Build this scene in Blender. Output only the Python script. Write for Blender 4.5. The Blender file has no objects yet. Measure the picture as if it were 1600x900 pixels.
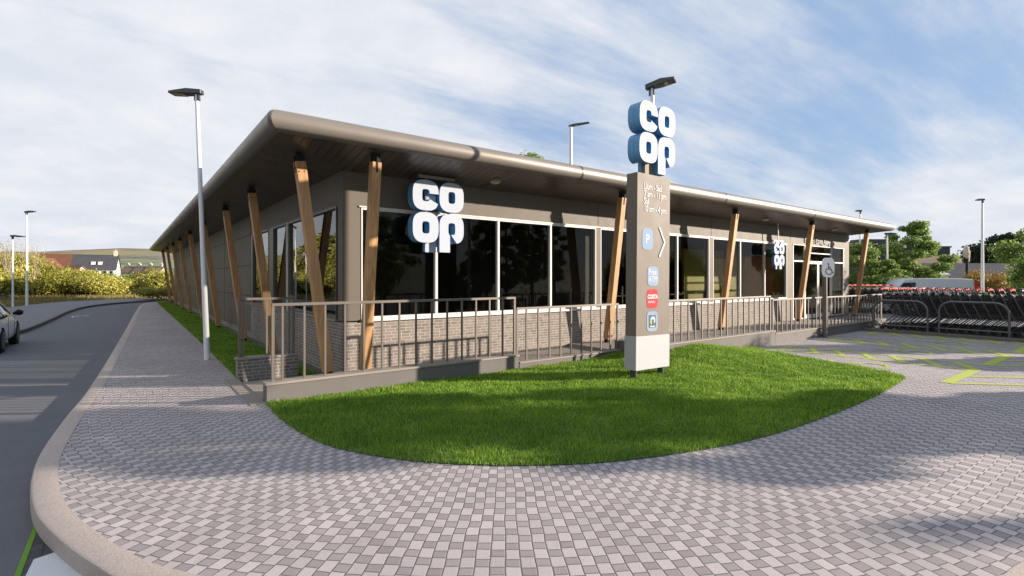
import bpy, math, random
import numpy as np
from mathutils import Vector, Matrix
from mathutils.geometry import tessellate_polygon
random.seed(7); np.random.seed(7)
R = math.radians
sc = bpy.context.scene
COL = sc.collection
# ------------------------------------------------------------------ camera
CAM = (-3.7208, -10.8629, 2.0); YAW = 37.235
cd = bpy.data.cameras.new('camera'); cam = bpy.data.objects.new('camera', cd); COL.objects.link(cam)
cam.location = CAM; cam.rotation_euler = (R(90), 0, R(-YAW))
cd.sensor_width = 36; cd.lens = 18.0; cd.shift_y = -14.5/1600; cd.clip_start = .05; cd.clip_end = 6000
sc.camera = cam
RX, RY = math.cos(R(YAW)), -math.sin(R(YAW))      # camera right
FX, FY = math.sin(R(YAW)), math.cos(R(YAW))       # camera forward
def at(px, depth, z=0.0):                          # a photo column and a distance -> ground point
    a = (px-800)/800*depth
    return (CAM[0]+a*RX+depth*FX, CAM[1]+a*RY+depth*FY, z)
# ------------------------------------------------------------------ light
SUN_EL, SUN_AZ = 14.0, YAW+86.4                      # sun stands to the camera's right
sd = bpy.data.lights.new('sun', 'SUN'); sun = bpy.data.objects.new('sun', sd); COL.objects.link(sun)
sd.energy = 4.7; sd.angle = R(.7); sd.color = (1.0, .865, .73)
sv = Vector((math.sin(R(SUN_AZ))*math.cos(R(SUN_EL)), math.cos(R(SUN_AZ))*math.cos(R(SUN_EL)), math.sin(R(SUN_EL))))
sun.rotation_euler = sv.to_track_quat('Z', 'Y').to_euler(); sun.location = (20, -20, 30)
w = bpy.data.worlds.new('World'); sc.world = w; w.use_nodes = True
sc.view_settings.view_transform = 'Standard'; sc.view_settings.look = 'None'
sc.view_settings.exposure = 1.32; sc.view_settings.gamma = 1
sc.cycles.max_bounces = 6; sc.cycles.transparent_max_bounces = 12; sc.cycles.use_denoising = True

class NT:
    """small helper for node graphs"""
    def __init__(s, tree): s.t = tree; s.n = tree.nodes; s.l = tree.links
    def put(s, sock, v):
        if hasattr(v, 'is_output') or isinstance(v, bpy.types.NodeSocket): s.l.new(v, sock)
        elif v is not None: sock.default_value = v
    def node(s, typ, ins=None, **kw):
        n = s.n.new(typ)
        for k, v in kw.items(): setattr(n, k, v)
        for k, v in (ins or {}).items(): s.put(n.inputs[k], v)
        return n
    def m(s, op, a, b=None, c=None):
        n = s.n.new('ShaderNodeMath'); n.operation = op
        s.put(n.inputs[0], a)
        if b is not None: s.put(n.inputs[1], b)
        if c is not None: s.put(n.inputs[2], c)
        return n.outputs[0]
    def mix(s, f, a, b, mode='MIX'):
        n = s.n.new('ShaderNodeMix'); n.data_type = 'RGBA'; n.blend_type = mode
        s.put(n.inputs[0], f); s.put(n.inputs[6], a); s.put(n.inputs[7], b)
        return n.outputs[2]
    def noise(s, vec, scale, detail=4, rough=.55, out=0):
        n = s.node('ShaderNodeTexNoise', {'Scale': scale, 'Detail': detail, 'Roughness': rough})
        s.l.new(vec, n.inputs['Vector']); return n.outputs[out]
    def ramp(s, f, stops):
        n = s.n.new('ShaderNodeValToRGB'); e = n.color_ramp.elements
        while len(e) < len(stops): e.new(.5)
        for i, (p, c) in enumerate(stops): e[i].position = p; e[i].color = c4(c)
        s.l.new(f, n.inputs[0]); return n.outputs[0]
    def smooth(s, v, a, b):
        n = s.n.new('ShaderNodeMapRange'); n.interpolation_type = 'SMOOTHSTEP'
        s.put(n.inputs[0], v); n.inputs[1].default_value = a; n.inputs[2].default_value = b
        return n.outputs[0]
def c4(c):
    if isinstance(c, (int, float)): return (c, c, c, 1)
    return tuple(c)+(1,) if len(c) == 3 else tuple(c)

# ------------------------------------------------------------------ sky with thin cloud
T = NT(w.node_tree)
for n in list(T.n): T.n.remove(n)
sky = T.node('ShaderNodeTexSky', sky_type='NISHITA', sun_disc=False, sun_elevation=R(SUN_EL), sun_rotation=R(SUN_AZ), air_density=1.0, dust_density=.6, ozone_density=1.5)
gd = T.node('ShaderNodeTexCoord').outputs['Generated']
sx = T.node('ShaderNodeSeparateXYZ', {0: gd})
X, Y, Z = sx.outputs
rt = T.m('ADD', T.m('MULTIPLY', X, RX), T.m('MULTIPLY', Y, RY))
fw = T.m('ADD', T.m('MULTIPLY', X, FX), T.m('MULTIPLY', Y, FY))
zz = T.m('ADD', T.m('MAXIMUM', Z, 0.0), .22)
pu, pv = T.m('DIVIDE', rt, zz), T.m('DIVIDE', fw, zz)
def cvec(a, su, sv_, off):                          # rotated, stretched plane coordinates
    ca, sa = math.cos(R(a)), math.sin(R(a))
    u = T.m('ADD', T.m('MULTIPLY', pu, ca*su), T.m('MULTIPLY', pv, sa*su))
    v = T.m('ADD', T.m('MULTIPLY', pu, -sa*sv_), T.m('MULTIPLY', pv, ca*sv_))
    return T.node('ShaderNodeCombineXYZ', {0: u, 1: v, 2: off}).outputs[0]
n1 = T.noise(cvec(35, .55, 1.1, 3.1), 1.3, 6, .6)
n2 = T.noise(cvec(28, .5, 2.2, 9.3), 1.8, 8, .62)
n3 = T.noise(cvec(0, 1, 1, 5.0), 3.2, 6, .6)
side = T.m('SUBTRACT', T.m('MULTIPLY', T.smooth(rt, -.42, .22), .26), .085)
lowz = T.m('MULTIPLY', T.m('SUBTRACT', 1.0, T.smooth(Z, .0, .30)), .24)
cov = T.m('ADD', T.m('SUBTRACT', T.m('ADD', T.m('MULTIPLY', n1, .68), T.m('MULTIPLY', n2, .50)), side), lowz)
mask = T.smooth(cov, .31, .62)
skc = T.node('ShaderNodeVectorMath', {0: sky.outputs[0], 3: .085}, operation='SCALE').outputs[0]
skc = T.mix(.85, skc, c4((.135, .192, .29)))
cl = T.mix(T.smooth(n3, .3, .75), c4((.295, .312, .345)), c4((.355, .36, .375)))
out = T.mix(mask, skc, cl)
bg = T.node('ShaderNodeBackground', {0: out, 1: 1.0}); wo = T.node('ShaderNodeOutputWorld', {0: bg.outputs[0]})

# ------------------------------------------------------------------ materials
MATS = {}
def newmat(name):
    m = bpy.data.materials.new(name); m.use_nodes = True; t = NT(m.node_tree)
    b = t.n['Principled BSDF']; MATS[name] = m
    return m, t, b
def mat(name, col, rough=.6, metal=0.0, var=.12, scale=3.0, bump=0.0, bscale=40.0, spec=.5, grime=0.0):
    m, t, b = newmat(name)
    oc = t.node('ShaderNodeTexCoord').outputs['Object']
    nz = t.noise(oc, scale, 5)
    c = t.mix(nz, c4(tuple(x*(1-var) for x in col)), c4(tuple(min(1, x*(1+var)) for x in col)))
    if grime:
        g = t.smooth(t.noise(oc, .9, 6, .7), .45, .75)
        c = t.mix(t.m('MULTIPLY', g, grime), c, c4((.09, .08, .06)))
    t.l.new(c, b.inputs['Base Color'])
    t.l.new(t.m('ADD', rough-.08, t.m('MULTIPLY', t.noise(oc, scale*2.3, 4), .16)), b.inputs['Roughness'])
    b.inputs['Metallic'].default_value = metal; b.inputs['Specular IOR Level'].default_value = spec
    if bump:
        bn = t.node('ShaderNodeBump', {'Strength': bump, 'Distance': .01, 'Height': t.noise(oc, bscale, 3)})
        t.l.new(bn.outputs[0], b.inputs['Normal'])
    return m
mat('taupe_panel', (.125, .109, .088), .58, .0, .05, 1.2, spec=.18, grime=.10)
mat('fascia_metal', (.185, .165, .142), .42, .2, .05, .8, grime=.06)
mat('frame_white', (.56, .54, .51), .6, 0, .04, 6)
mat('frame_dark', (.10, .095, .085), .4, .2, .08)
mat('rail_metal', (.135, .117, .098), .5, .2, .10, 8)
mat('concrete', (.125, .115, .108), .85, 0, .14, 2.5, .35, 60, grime=.25)
mat('concrete_pale', (.25, .22, .19), .85, 0, .14, 3, .35, 60, grime=.15)
mat('white_pole', (.74, .74, .75), .4, 0, .04, 3, grime=.05)
mat('galv', (.13, .135, .14), .42, .5, .12, 9)
mat('black_plastic', (.022, .022, .024), .7, 0, .2, 5, spec=.12)
mat('dark_metal', (.06, .06, .062), .4, .5, .15, 6)
mat('lamp_lens', (.40, .33, .17), .25, 0, .15, 20)
mat('sign_blue', (.075, .26, .48), .45, 0, .12, 4)
mat('sign_face', (.36, .40, .465), .7, 0, .02, 2)
mat('totem_grey', (.160, .138, .114), .6, .0, .04, 1, spec=.2, grime=.05)
mat('totem_white', (.36, .365, .385), .7, 0, .04, 2, grime=.06)
mat('decal_blue', (.19, .27, .40), .8, 0, .02)
mat('sign_white', (.88, .88, .89), .6, 0, .02, 2)
mat('letter_white', (.36, .35, .33), .7, 0, .02, 2)
mat('decal_red', (.50, .003, .018), .8, 0, .03)
mat('decal_white', (.60, .60, .61), .8, 0, .02)
mat('decal_black', (.012, .014, .016), .4, 0, .02)
mat('decal_green', (.30, .45, .05), .4, 0, .03)
mat('decal_cyan', (.25, .50, .70), .4, 0, .03)
mat('paint_white', (.60, .61, .62), .7, 0, .10, 8, .2, 80)
mat('asphalt', (.112, .115, .13), .85, 0, .22, 1.1, .6, 160, grime=.05)
mat('chrome', (.10, .103, .108), .6, .15, .10, 10, spec=.25)
mat('basket_wire', (.05, .05, .05), .6, .3, .2, 10)
mat('red_plastic', (.50, .045, .025), .7, 0, .1, 5, spec=.15)
mat('rubber', (.022, .022, .022), .7, 0, .2, 6)
mat('car_white', (.82, .85, .88), .18, 0, .02, 1)
mat('van_grey', (.56, .59, .64), .25, 0, .03, 1)
mat('glass_dark', (.012, .014, .016), .06, 0, .1)
mat('red_lens', (.55, .02, .015), .2, 0, .1)
mat('rim_metal', (.35, .36, .38), .3, .8, .1)
mat('house_white', (.62, .58, .52), .8, 0, .08, 1, grime=.12)
mat('house_cream', (.50, .43, .34), .8, 0, .1, 1, grime=.1)
mat('house_grey', (.16, .14, .12), .8, 0, .12, 1)
mat('hall_dark', (.035, .033, .036), .6, 0, .12, .5)
mat('bark', (.10, .075, .05), .9, 0, .3, 8, .6, 30)
mat('bark_pale', (.30, .24, .18), .9, 0, .3, 8)
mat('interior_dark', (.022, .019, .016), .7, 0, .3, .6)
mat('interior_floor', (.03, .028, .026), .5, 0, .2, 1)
mat('poster_yellow', (.30, .26, .03), .6, 0, .3, .9)
mat('poster_orange', (.34, .12, .025), .6, 0, .3, .9)
m, t, b = newmat('yellow_paint'); oc = t.node('ShaderNodeTexCoord').outputs['Object']
wr = t.smooth(t.noise(oc, 9, 6, .8), .50, .66)
t.l.new(t.mix(t.m('MULTIPLY', wr, .75), c4((.38, .45, .045)), c4((.27, .25, .20))), b.inputs['Base Color']); b.inputs['Roughness'].default_value = .8
mat('green_line', (.12, .26, .015), .9, 0, .5, 60)

def tiles_roof(name, c1, c2, sc_=.25):
    m, t, b = newmat(name)
    oc = t.node('ShaderNodeTexCoord').outputs['Object']
    s = t.node('ShaderNodeSeparateXYZ', {0: oc})
    v = t.node('ShaderNodeCombineXYZ', {0: s.outputs[0], 1: s.outputs[2], 2: 0}).outputs[0]
    br = t.node('ShaderNodeTexBrick', {'Vector': v, 'Color1': c4(c1), 'Color2': c4(c2), 'Mortar': c4(tuple(x*.5 for x in c1)), 'Scale': 1.0, 'Mortar Size': .02, 'Brick Width': sc_, 'Row Height': sc_*.7})
    n = t.noise(oc, .8, 5)
    t.l.new(t.mix(t.m('MULTIPLY', n, .6), br.outputs[0], c4(tuple(x*1.5 for x in c2))), b.inputs['Base Color']); b.inputs['Roughness'].default_value = .9; b.inputs['Specular IOR Level'].default_value = .08
tiles_roof('roof_red', (.12, .055, .035), (.16, .08, .05))
tiles_roof('roof_slate', (.045, .048, .055), (.065, .068, .075))
tiles_roof('roof_brown', (.13, .10, .075), (.17, .135, .10))

# brick
m, t, b = newmat('brick')
oc = t.node('ShaderNodeTexCoord').outputs['Object']; s = t.node('ShaderNodeSeparateXYZ', {0: oc})
v = t.node('ShaderNodeCombineXYZ', {0: t.m('ADD', t.m('ADD', s.outputs[0], s.outputs[1]), 50.0), 1: t.m('ADD', s.outputs[2], 5.0), 2: 0}).outputs[0]
br = t.node('ShaderNodeTexBrick', {'Vector': v, 'Color1': c4((.23, .195, .165)), 'Color2': c4((.14, .12, .103)), 'Mortar': c4((.44, .41, .37)), 'Scale': 1.0, 'Mortar Size': .0065, 'Mortar Smooth': .15, 'Brick Width': .245, 'Row Height': .07, 'Bias': -.1}, offset=.42, squash=.8, squash_frequency=3)
nz = t.noise(oc, 60, 3)
t.l.new(t.mix(t.m('MULTIPLY', nz, .5), br.outputs[0], t.mix(1.0, br.outputs[0], c4(.55), 'MULTIPLY')), b.inputs['Base Color'])
b.inputs['Roughness'].default_value = .85
bn = t.node('ShaderNodeBump', {'Strength': .7, 'Distance': .008, 'Height': t.m('ADD', t.m('MULTIPLY', br.outputs[1], -1.0), t.m('MULTIPLY', nz, .4))})
t.l.new(bn.outputs[0], b.inputs['Normal'])

# block paving
def paving(name, h, P, frac, ang, light, dark, joint, jw=.0045, wob=.012, curved=False):
    m, t, b = newmat(name)
    oc = t.node('ShaderNodeTexCoord').outputs['Object']
    wn = t.node('ShaderNodeTexNoise', {'Scale': 2.2, 'Detail': 2.0}); t.l.new(oc, wn.inputs['Vector'])
    ws = t.node('ShaderNodeSeparateXYZ', {0: wn.outputs[1]}); s = t.node('ShaderNodeSeparateXYZ', {0: oc})
    x = t.m('ADD', s.outputs[0], t.m('MULTIPLY', t.m('SUBTRACT', ws.outputs[0], .5), wob*4))
    y = t.m('ADD', s.outputs[1], t.m('MULTIPLY', t.m('SUBTRACT', ws.outputs[1], .5), wob*4))
    ca, sa = math.cos(R(ang)), math.sin(R(ang))
    u0 = t.m('ADD', t.m('MULTIPLY', x, ca), t.m('MULTIPLY', y, sa)); v0 = t.m('ADD', t.m('MULTIPLY', x, -sa), t.m('MULTIPLY', y, ca))
    if curved:      # the courses swing round the corner: straight, quarter turn about (3.2,-1.5), straight
        dx_, dy_ = t.m('SUBTRACT', 3.2, x), t.m('SUBTRACT', -1.5, y); A_, B_ = t.m('MAXIMUM', dx_, 0.0), t.m('MAXIMUM', dy_, 0.0)
        u0 = t.m('SQRT', t.m('ADD', t.m('MULTIPLY', A_, A_), t.m('MULTIPLY', B_, B_)))
        v0 = t.m('ADD', t.m('MULTIPLY', t.m('ARCTAN2', B_, A_), 7.6), t.m('SUBTRACT', t.m('MINIMUM', dy_, 0.0), t.m('MINIMUM', dx_, 0.0)))
    v = t.m('DIVIDE', v0, h); r = t.m('FLOOR', v); fv = t.m('FRACT', v)
    rnd = t.node('ShaderNodeTexWhiteNoise', {1: r}, noise_dimensions='1D').outputs[0]
    u = t.m('ADD', t.m('ADD', t.m('DIVIDE', u0, P), t.m('MULTIPLY', t.m('FLOORED_MODULO', r, 2.0), .5)), t.m('MULTIPLY', rnd, .10))
    fu = t.m('FRACT', u); dk = t.m('GREATER_THAN', fu, frac)
    # distances to the joints
    ju, jv = jw/P, jw/h
    near = t.m('MINIMUM', fu, t.m('SUBTRACT', 1.0, fu)); near = t.m('MINIMUM', near, t.m('ABSOLUTE', t.m('SUBTRACT', fu, frac)))
    jx = t.m('SUBTRACT', 1.0, t.smooth(near, ju*.6, ju*1.6)); nv = t.m('MINIMUM', fv, t.m('SUBTRACT', 1.0, fv))
    jy = t.m('SUBTRACT', 1.0, t.smooth(nv, jv*.6, jv*1.6)); j = t.m('MAXIMUM', jx, jy)
    idv = t.node('ShaderNodeCombineXYZ', {0: t.m('ADD', t.m('MULTIPLY', t.m('FLOOR', u), 2.0), dk), 1: r, 2: 0}).outputs[0]
    rn = t.node('ShaderNodeTexWhiteNoise', {0: idv}, noise_dimensions='3D').outputs[0]
    c = t.mix(dk, c4(light), c4(dark))
    c = t.mix(1.0, c, t.ramp(rn, [(0, .88), (1, 1.07)]), 'MULTIPLY')
    gr = t.noise(oc, 170, 2, .7); c = t.mix(1.0, c, t.ramp(gr, [(.3, .72), (.7, 1.22)]), 'MULTIPLY')
    big = t.noise(oc, .55, 5, .6); c = t.mix(1.0, c, t.ramp(big, [(.3, .84), (.7, 1.1)]), 'MULTIPLY')
    st_ = t.m('MULTIPLY', t.smooth(t.noise(oc, 2.6, 6, .75), .56, .74), .42); c = t.mix(st_, c, c4((.17, .145, .125)))
    sp_ = t.m('MULTIPLY', t.smooth(t.noise(oc, 24, 2, .5), .71, .76), .5); c = t.mix(sp_, c, c4((.12, .11, .10)))
    c = t.mix(j, c, c4(joint))
    t.l.new(c, b.inputs['Base Color']); b.inputs['Roughness'].default_value = .82
    bn = t.node('ShaderNodeBump', {'Strength': .55, 'Distance': .006, 'Height': t.m('ADD', t.m('SUBTRACT', 1.0, j), t.m('MULTIPLY', gr, .25))})
    t.l.new(bn.outputs[0], b.inputs['Normal'])
paving('block_paving', .100, .228, .60, 0, (.43, .392, .39), (.29, .256, .26), (.12, .11, .11), curved=True)
paving('dark_paving', .12, .30, .5, 0, (.06, .062, .068), (.05, .052, .058), (.022, .022, .022), wob=0)
# granite kerb
m, t, b = newmat('granite'); oc = t.node('ShaderNodeTexCoord').outputs['Object']
g1 = t.noise(oc, 130, 3, .8); g2 = t.noise(oc, 60, 2)
c = t.ramp(g1, [(.32, (.12, .10, .09)), (.45, (.34, .29, .26)), (.62, (.46, .41, .38)), (.75, (.6, .56, .53))])
t.l.new(t.mix(t.m('MULTIPLY', g2, .35), c, c4((.42, .33, .28))), b.inputs['Base Color']); b.inputs['Roughness'].default_value = .8
bn = t.node('ShaderNodeBump', {'Strength': .5, 'Distance': .004, 'Height': g1}); t.l.new(bn.outputs[0], b.inputs['Normal'])
# timber
m, t, b = newmat('timber'); oc = t.node('ShaderNodeTexCoord').outputs['Object']
mp = t.node('ShaderNodeMapping', {'Vector': oc, 'Scale': (13, 13, .5)})
g = t.noise(mp.outputs[0], 2.0, 6, .65); k = t.noise(oc, .9, 4)
c = t.ramp(g, [(.25, (.24, .115, .04)), (.5, (.46, .245, .095)), (.75, (.60, .37, .17))])
t.l.new(t.mix(t.m('MULTIPLY', t.smooth(k, .35, .7), .45), c, c4((.22, .12, .055))), b.inputs['Base Color']); b.inputs['Roughness'].default_value = .6
bn = t.node('ShaderNodeBump', {'Strength': .35, 'Distance': .004, 'Height': g}); t.l.new(bn.outputs[0], b.inputs['Normal'])
# soffit boards (front boards run across, side boards run across)
def soffit(name, axis):
    m, t, b = newmat(name); oc = t.node('ShaderNodeTexCoord').outputs['Object']; s = t.node('ShaderNodeSeparateXYZ', {0: oc})
    q = t.m('DIVIDE', s.outputs[axis], .19); f = t.m('FRACT', q)
    j = t.m('SUBTRACT', 1.0, t.smooth(t.m('MINIMUM', f, t.m('SUBTRACT', 1.0, f)), .04, .09))
    rn = t.node('ShaderNodeTexWhiteNoise', {1: t.m('FLOOR', q)}, noise_dimensions='1D').outputs[0]
    c = t.mix(rn, c4((.075, .056, .043)), c4((.105, .08, .064)))
    t.l.new(t.mix(j, c, c4((.018, .015, .013))), b.inputs['Base Color'])
    t.l.new(t.m('ADD', .26, t.m('MULTIPLY', t.noise(oc, 2, 4), .2)), b.inputs['Roughness'])
    bn = t.node('ShaderNodeBump', {'Strength': .5, 'Distance': .008, 'Height': t.m('SUBTRACT', 1.0, j)}); t.l.new(bn.outputs[0], b.inputs['Normal'])
soffit('soffit_front', 0); soffit('soffit_side', 1)
# window glass: lets the light through, mirrors at grazing angles
GLASS = None
for gname, gk in (('window_glass', .5), ('side_glass', 1.2)):
  m, t, b = newmat(gname); m.node_tree.nodes.remove(b)
  fr = t.node('ShaderNodeFresnel', {'IOR': 1.5}).outputs[0]
  oc = t.node('ShaderNodeTexCoord').outputs['Object']
  bn = t.node('ShaderNodeBump', {'Strength': .035, 'Distance': .02, 'Height': t.noise(oc, 1.1, 2)})
  gl = t.node('ShaderNodeBsdfGlossy', {'Color': c4((.9, .92, .9)), 'Roughness': .012}); t.l.new(bn.outputs[0], gl.inputs['Normal'])
  tr = t.node('ShaderNodeBsdfTransparent', {'Color': c4((.80, .82, .79))})
  ms = t.node('ShaderNodeMixShader', {0: t.m('MINIMUM', t.m('MULTIPLY', fr, gk), 1.0)}); t.l.new(tr.outputs[0], ms.inputs[1]); t.l.new(gl.outputs[0], ms.inputs[2])
  t.l.new(ms.outputs[0], t.n['Material Output'].inputs[0])
# grass blade + turf + foliage
def leafmat(name, cols, trans=.35, rough=.55, patch=.4):
    m, t, b = newmat(name)
    rn = t.node('ShaderNodeNewGeometry').outputs['Random Per Island']
    oc = t.node('ShaderNodeTexCoord').outputs['Object']
    f = t.m('ADD', t.m('MULTIPLY', rn, 1-patch), t.m('MULTIPLY', t.noise(oc, .9, 5, .65), patch))
    c = t.ramp(f, [(.12+.76*i/(len(cols)-1), q) for i, q in enumerate(cols)])
    t.l.new(c, b.inputs['Base Color']); b.inputs['Roughness'].default_value = rough; b.inputs['Specular IOR Level'].default_value = .25
    tl = t.node('ShaderNodeBsdfTranslucent'); t.l.new(c, tl.inputs[0])
    ms = t.node('ShaderNodeMixShader', {0: trans}); t.l.new(b.outputs[0], ms.inputs[1]); t.l.new(tl.outputs[0], ms.inputs[2])
    t.l.new(ms.outputs[0], t.n['Material Output'].inputs[0])
leafmat('grass_blades', [(.035, .095, .009), (.11, .225, .02), (.27, .42, .05), (.50, .55, .10)], .33, patch=.6)
leafmat('leaf_green', [(.07, .135, .035), (.14, .235, .055), (.25, .35, .085), (.40, .44, .13)], .45)
leafmat('leaf_dark', [(.012, .022, .010), (.022, .036, .016), (.035, .05, .02)], .2)
leafmat('leaf_autumn', [(.16, .175, .03), (.31, .31, .055), (.48, .45, .10), (.60, .52, .17)], .4)
leafmat('leaf_olive', [(.14, .15, .025), (.26, .26, .045), (.40, .35, .07)], .4)
leafmat('leaf_gold', [(.16, .10, .02), (.28, .18, .035), (.38, .26, .06)], .3)
leafmat('dry_grass', [(.20, .15, .06), (.33, .24, .10), (.14, .18, .035)], .3)
mat('turf', (.05, .11, .015), .95, 0, .35, 3, .8, 90)
mat('hedge_soil', (.05, .05, .02), .95, 0, .3, 3)
m, t, b = newmat('fields'); oc = t.node('ShaderNodeTexCoord').outputs['Object']
vr = t.node('ShaderNodeTexVoronoi', {'Vector': oc, 'Scale': .011}).outputs[1]
c = t.mix(t.noise(oc, .004, 5), c4((.12, .125, .035)), c4((.19, .15, .06)))
c = t.mix(.45, c, t.mix(.75, vr, c4((.13, .13, .05)), 'MIX')); c = t.mix(t.smooth(t.noise(oc, .03, 6, .7), .5, .62), c, c4((.07, .075, .035)))
t.l.new(c, b.inputs['Base Color']); b.inputs['Roughness'].default_value = .95
m, t, b = newmat('verge_ground'); oc = t.node('ShaderNodeTexCoord').outputs['Object']
c = t.ramp(t.noise(oc, .35, 6, .65), [(.35, (.05, .10, .015)), (.5, (.10, .13, .025)), (.62, (.25, .19, .08))])
t.l.new(c, b.inputs['Base Color']); b.inputs['Roughness'].default_value = .95

# ------------------------------------------------------------------ mesh helpers
class MB:
    def __init__(s): s.v = []; s.f = []; s.mi = []; s.cm = 0
    def add(s, vs, fs):
        o = len(s.v); s.g = getattr(s, 'g', []); s.g.append((o, len(s.f))); s.v += [tuple(p) for p in vs]
        s.f += [tuple(i+o for i in f) for f in fs]; s.mi += [s.cm]*len(fs); return s
    def box(s, x0, x1, y0, y1, z0, z1):
        if x0 > x1: x0, x1 = x1, x0
        if y0 > y1: y0, y1 = y1, y0
        return s.add([(x0,y0,z0),(x1,y0,z0),(x1,y1,z0),(x0,y1,z0),(x0,y0,z1),(x1,y0,z1),(x1,y1,z1),(x0,y1,z1)],
                     [(0,3,2,1),(4,5,6,7),(0,1,5,4),(1,2,6,5),(2,3,7,6),(3,0,4,7)])
    def tube(s, pts, r, n=8, caps=True):
        pts = [Vector(p) for p in pts]; rs = r if isinstance(r, (list, tuple)) else [r]*len(pts)
        vs = []; fs = []; up = None
        for i, p in enumerate(pts):
            d = (pts[min(i+1, len(pts)-1)]-pts[max(i-1, 0)]).normalized()
            if up is None: up = d.orthogonal().normalized()
            else: up = (up-d*up.dot(d)).normalized()
            q = d.cross(up)
            for k in range(n):
                a = 2*math.pi*k/n; vs.append(p+(up*math.cos(a)+q*math.sin(a))*rs[i])
        for i in range(len(pts)-1):
            for k in range(n): fs.append((i*n+k, i*n+(k+1)%n, (i+1)*n+(k+1)%n, (i+1)*n+k))
        if caps: fs += [tuple(range(n))[::-1], tuple(range((len(pts)-1)*n, len(pts)*n))]
        return s.add(vs, fs)
    def beam(s, a, b, wx, wy, xdir=(1, 0, 0)):       # square section bar between two points
        a, b = Vector(a), Vector(b); d = (b-a).normalized(); x = Vector(xdir); x = (x-d*x.dot(d)).normalized(); y = d.cross(x)
        vs = [p+x*sx_*wx/2+y*sy_*wy/2 for p in (a, b) for sx_, sy_ in ((-1,-1),(1,-1),(1,1),(-1,1))]
        return s.add(vs, [(0,3,2,1),(4,5,6,7),(0,1,5,4),(1,2,6,5),(2,3,7,6),(3,0,4,7)])
    def prism(s, loops, fn, h0, h1, walls=True, caps=(True, True), wall_mat=None):
        """2D loops (outer, holes...) pushed from h0 to h1; fn(u,v,h)->xyz"""
        pts = [p for l in loops for p in l]
        tris = tessellate_polygon([[Vector((p[0], p[1], 0)) for p in l] for l in loops])
        n = len(pts)
        if caps[0]: s.add([fn(p[0], p[1], h0) for p in pts], [tuple(t) for t in tris])
        if caps[1]: s.add([fn(p[0], p[1], h1) for p in pts], [tuple(t)[::-1] for t in tris])
        if walls:
            cm = s.cm
            if wall_mat is not None: s.cm = wall_mat
            for l in loops:
                k = len(l); vs = [fn(p[0], p[1], h0) for p in l]+[fn(p[0], p[1], h1) for p in l]
                s.add(vs, [(i, (i+1) % k, k+(i+1) % k, k+i) for i in range(k)])
            s.cm = cm
        return s
    def parts(s, name, mats, parent=None, **kw):
        """every piece added becomes an object of its own"""
        g = s.g+[(len(s.v), len(s.f))]; out = []
        for (v0, f0), (v1, f1) in zip(g, g[1:]):
            m_ = MB(); m_.v = s.v[v0:v1]; m_.f = [tuple(i-v0 for i in f) for f in s.f[f0:f1]]; m_.mi = s.mi[f0:f1]
            out.append(m_.build(name, mats, parent, **kw))
        return out
    def build(s, name, mats, parent=None, loc=None, smooth=False, bevel=0.0, recalc=True):
        me = bpy.data.meshes.new(name); me.from_pydata(s.v, [], s.f)
        for q in (mats if isinstance(mats, (list, tuple)) else [mats]): me.materials.append(MATS[q])
        me.polygons.foreach_set('material_index', s.mi)
        if recalc:
            import bmesh
            b_ = bmesh.new(); b_.from_mesh(me); bmesh.ops.recalc_face_normals(b_, faces=b_.faces); b_.to_mesh(me); b_.free()
        if smooth:
            me.polygons.foreach_set('use_smooth', [True]*len(me.polygons)); me.set_sharp_from_angle(angle=R(40))
        o = bpy.data.objects.new(name, me); COL.objects.link(o)
        if parent: o.parent = parent
        if loc: o.location = loc
        if bevel:
            bv = o.modifiers.new('bevel', 'BEVEL'); bv.width = bevel; bv.segments = 2; bv.limit_method = 'ANGLE'
        return o
def tag(o, label, cat=None, group=None):
    o['label'] = label
    if cat: o['category'] = cat
    if group: o['group'] = group
    return o
def thing(name, label, cat, loc=(0,0,0), rz=0.0, group=None, rot=None):
    o = bpy.data.objects.new(name, None); COL.objects.link(o); o.location = loc
    o.rotation_euler = rot if rot else (0, 0, rz); o.empty_display_size = .2
    return tag(o, label, cat, group)
def struct(o, kind='structure'): o['kind'] = kind; return o
KIDS = {}
def dup(root, loc, rz=None, label=None, group=None, scale=None):
    def rec(o, par):
        c = o.copy(); COL.objects.link(c); c.parent = par
        for k in [q for q in o.children]: rec(k, c)
        return c
    c = rec(root, None); c.location = loc
    if rz is not None: c.rotation_euler = (0, 0, rz)
    if label: c['label'] = label
    if group: c['group'] = group
    if scale: c.scale = scale if isinstance(scale, tuple) else (scale,)*3
    return c
FACE = R(-YAW)                                         # local x along camera right
def spline(P, n=8):
    out = []
    for i in range(len(P)-1):
        p0, p1, p2, p3 = P[max(i-1, 0)], P[i], P[i+1], P[min(i+2, len(P)-1)]
        for k in range(n):
            t_ = k/n
            out.append(tuple(.5*((2*p1[j])+(-p0[j]+p2[j])*t_+(2*p0[j]-5*p1[j]+4*p2[j]-p3[j])*t_*t_+(-p0[j]+3*p1[j]-3*p2[j]+p3[j])*t_**3) for j in range(2)))
    return out+[tuple(P[-1][:2])]
def offset(P, d):
    out = []
    for i, p in enumerate(P):
        a, b_ = P[max(i-1, 0)], P[min(i+1, len(P)-1)]
        tx, ty = b_[0]-a[0], b_[1]-a[1]; l = math.hypot(tx, ty) or 1
        out.append((p[0]-ty/l*d, p[1]+tx/l*d))
    return out
ID3 = lambda u, v_, h: (u, v_, h)

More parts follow.
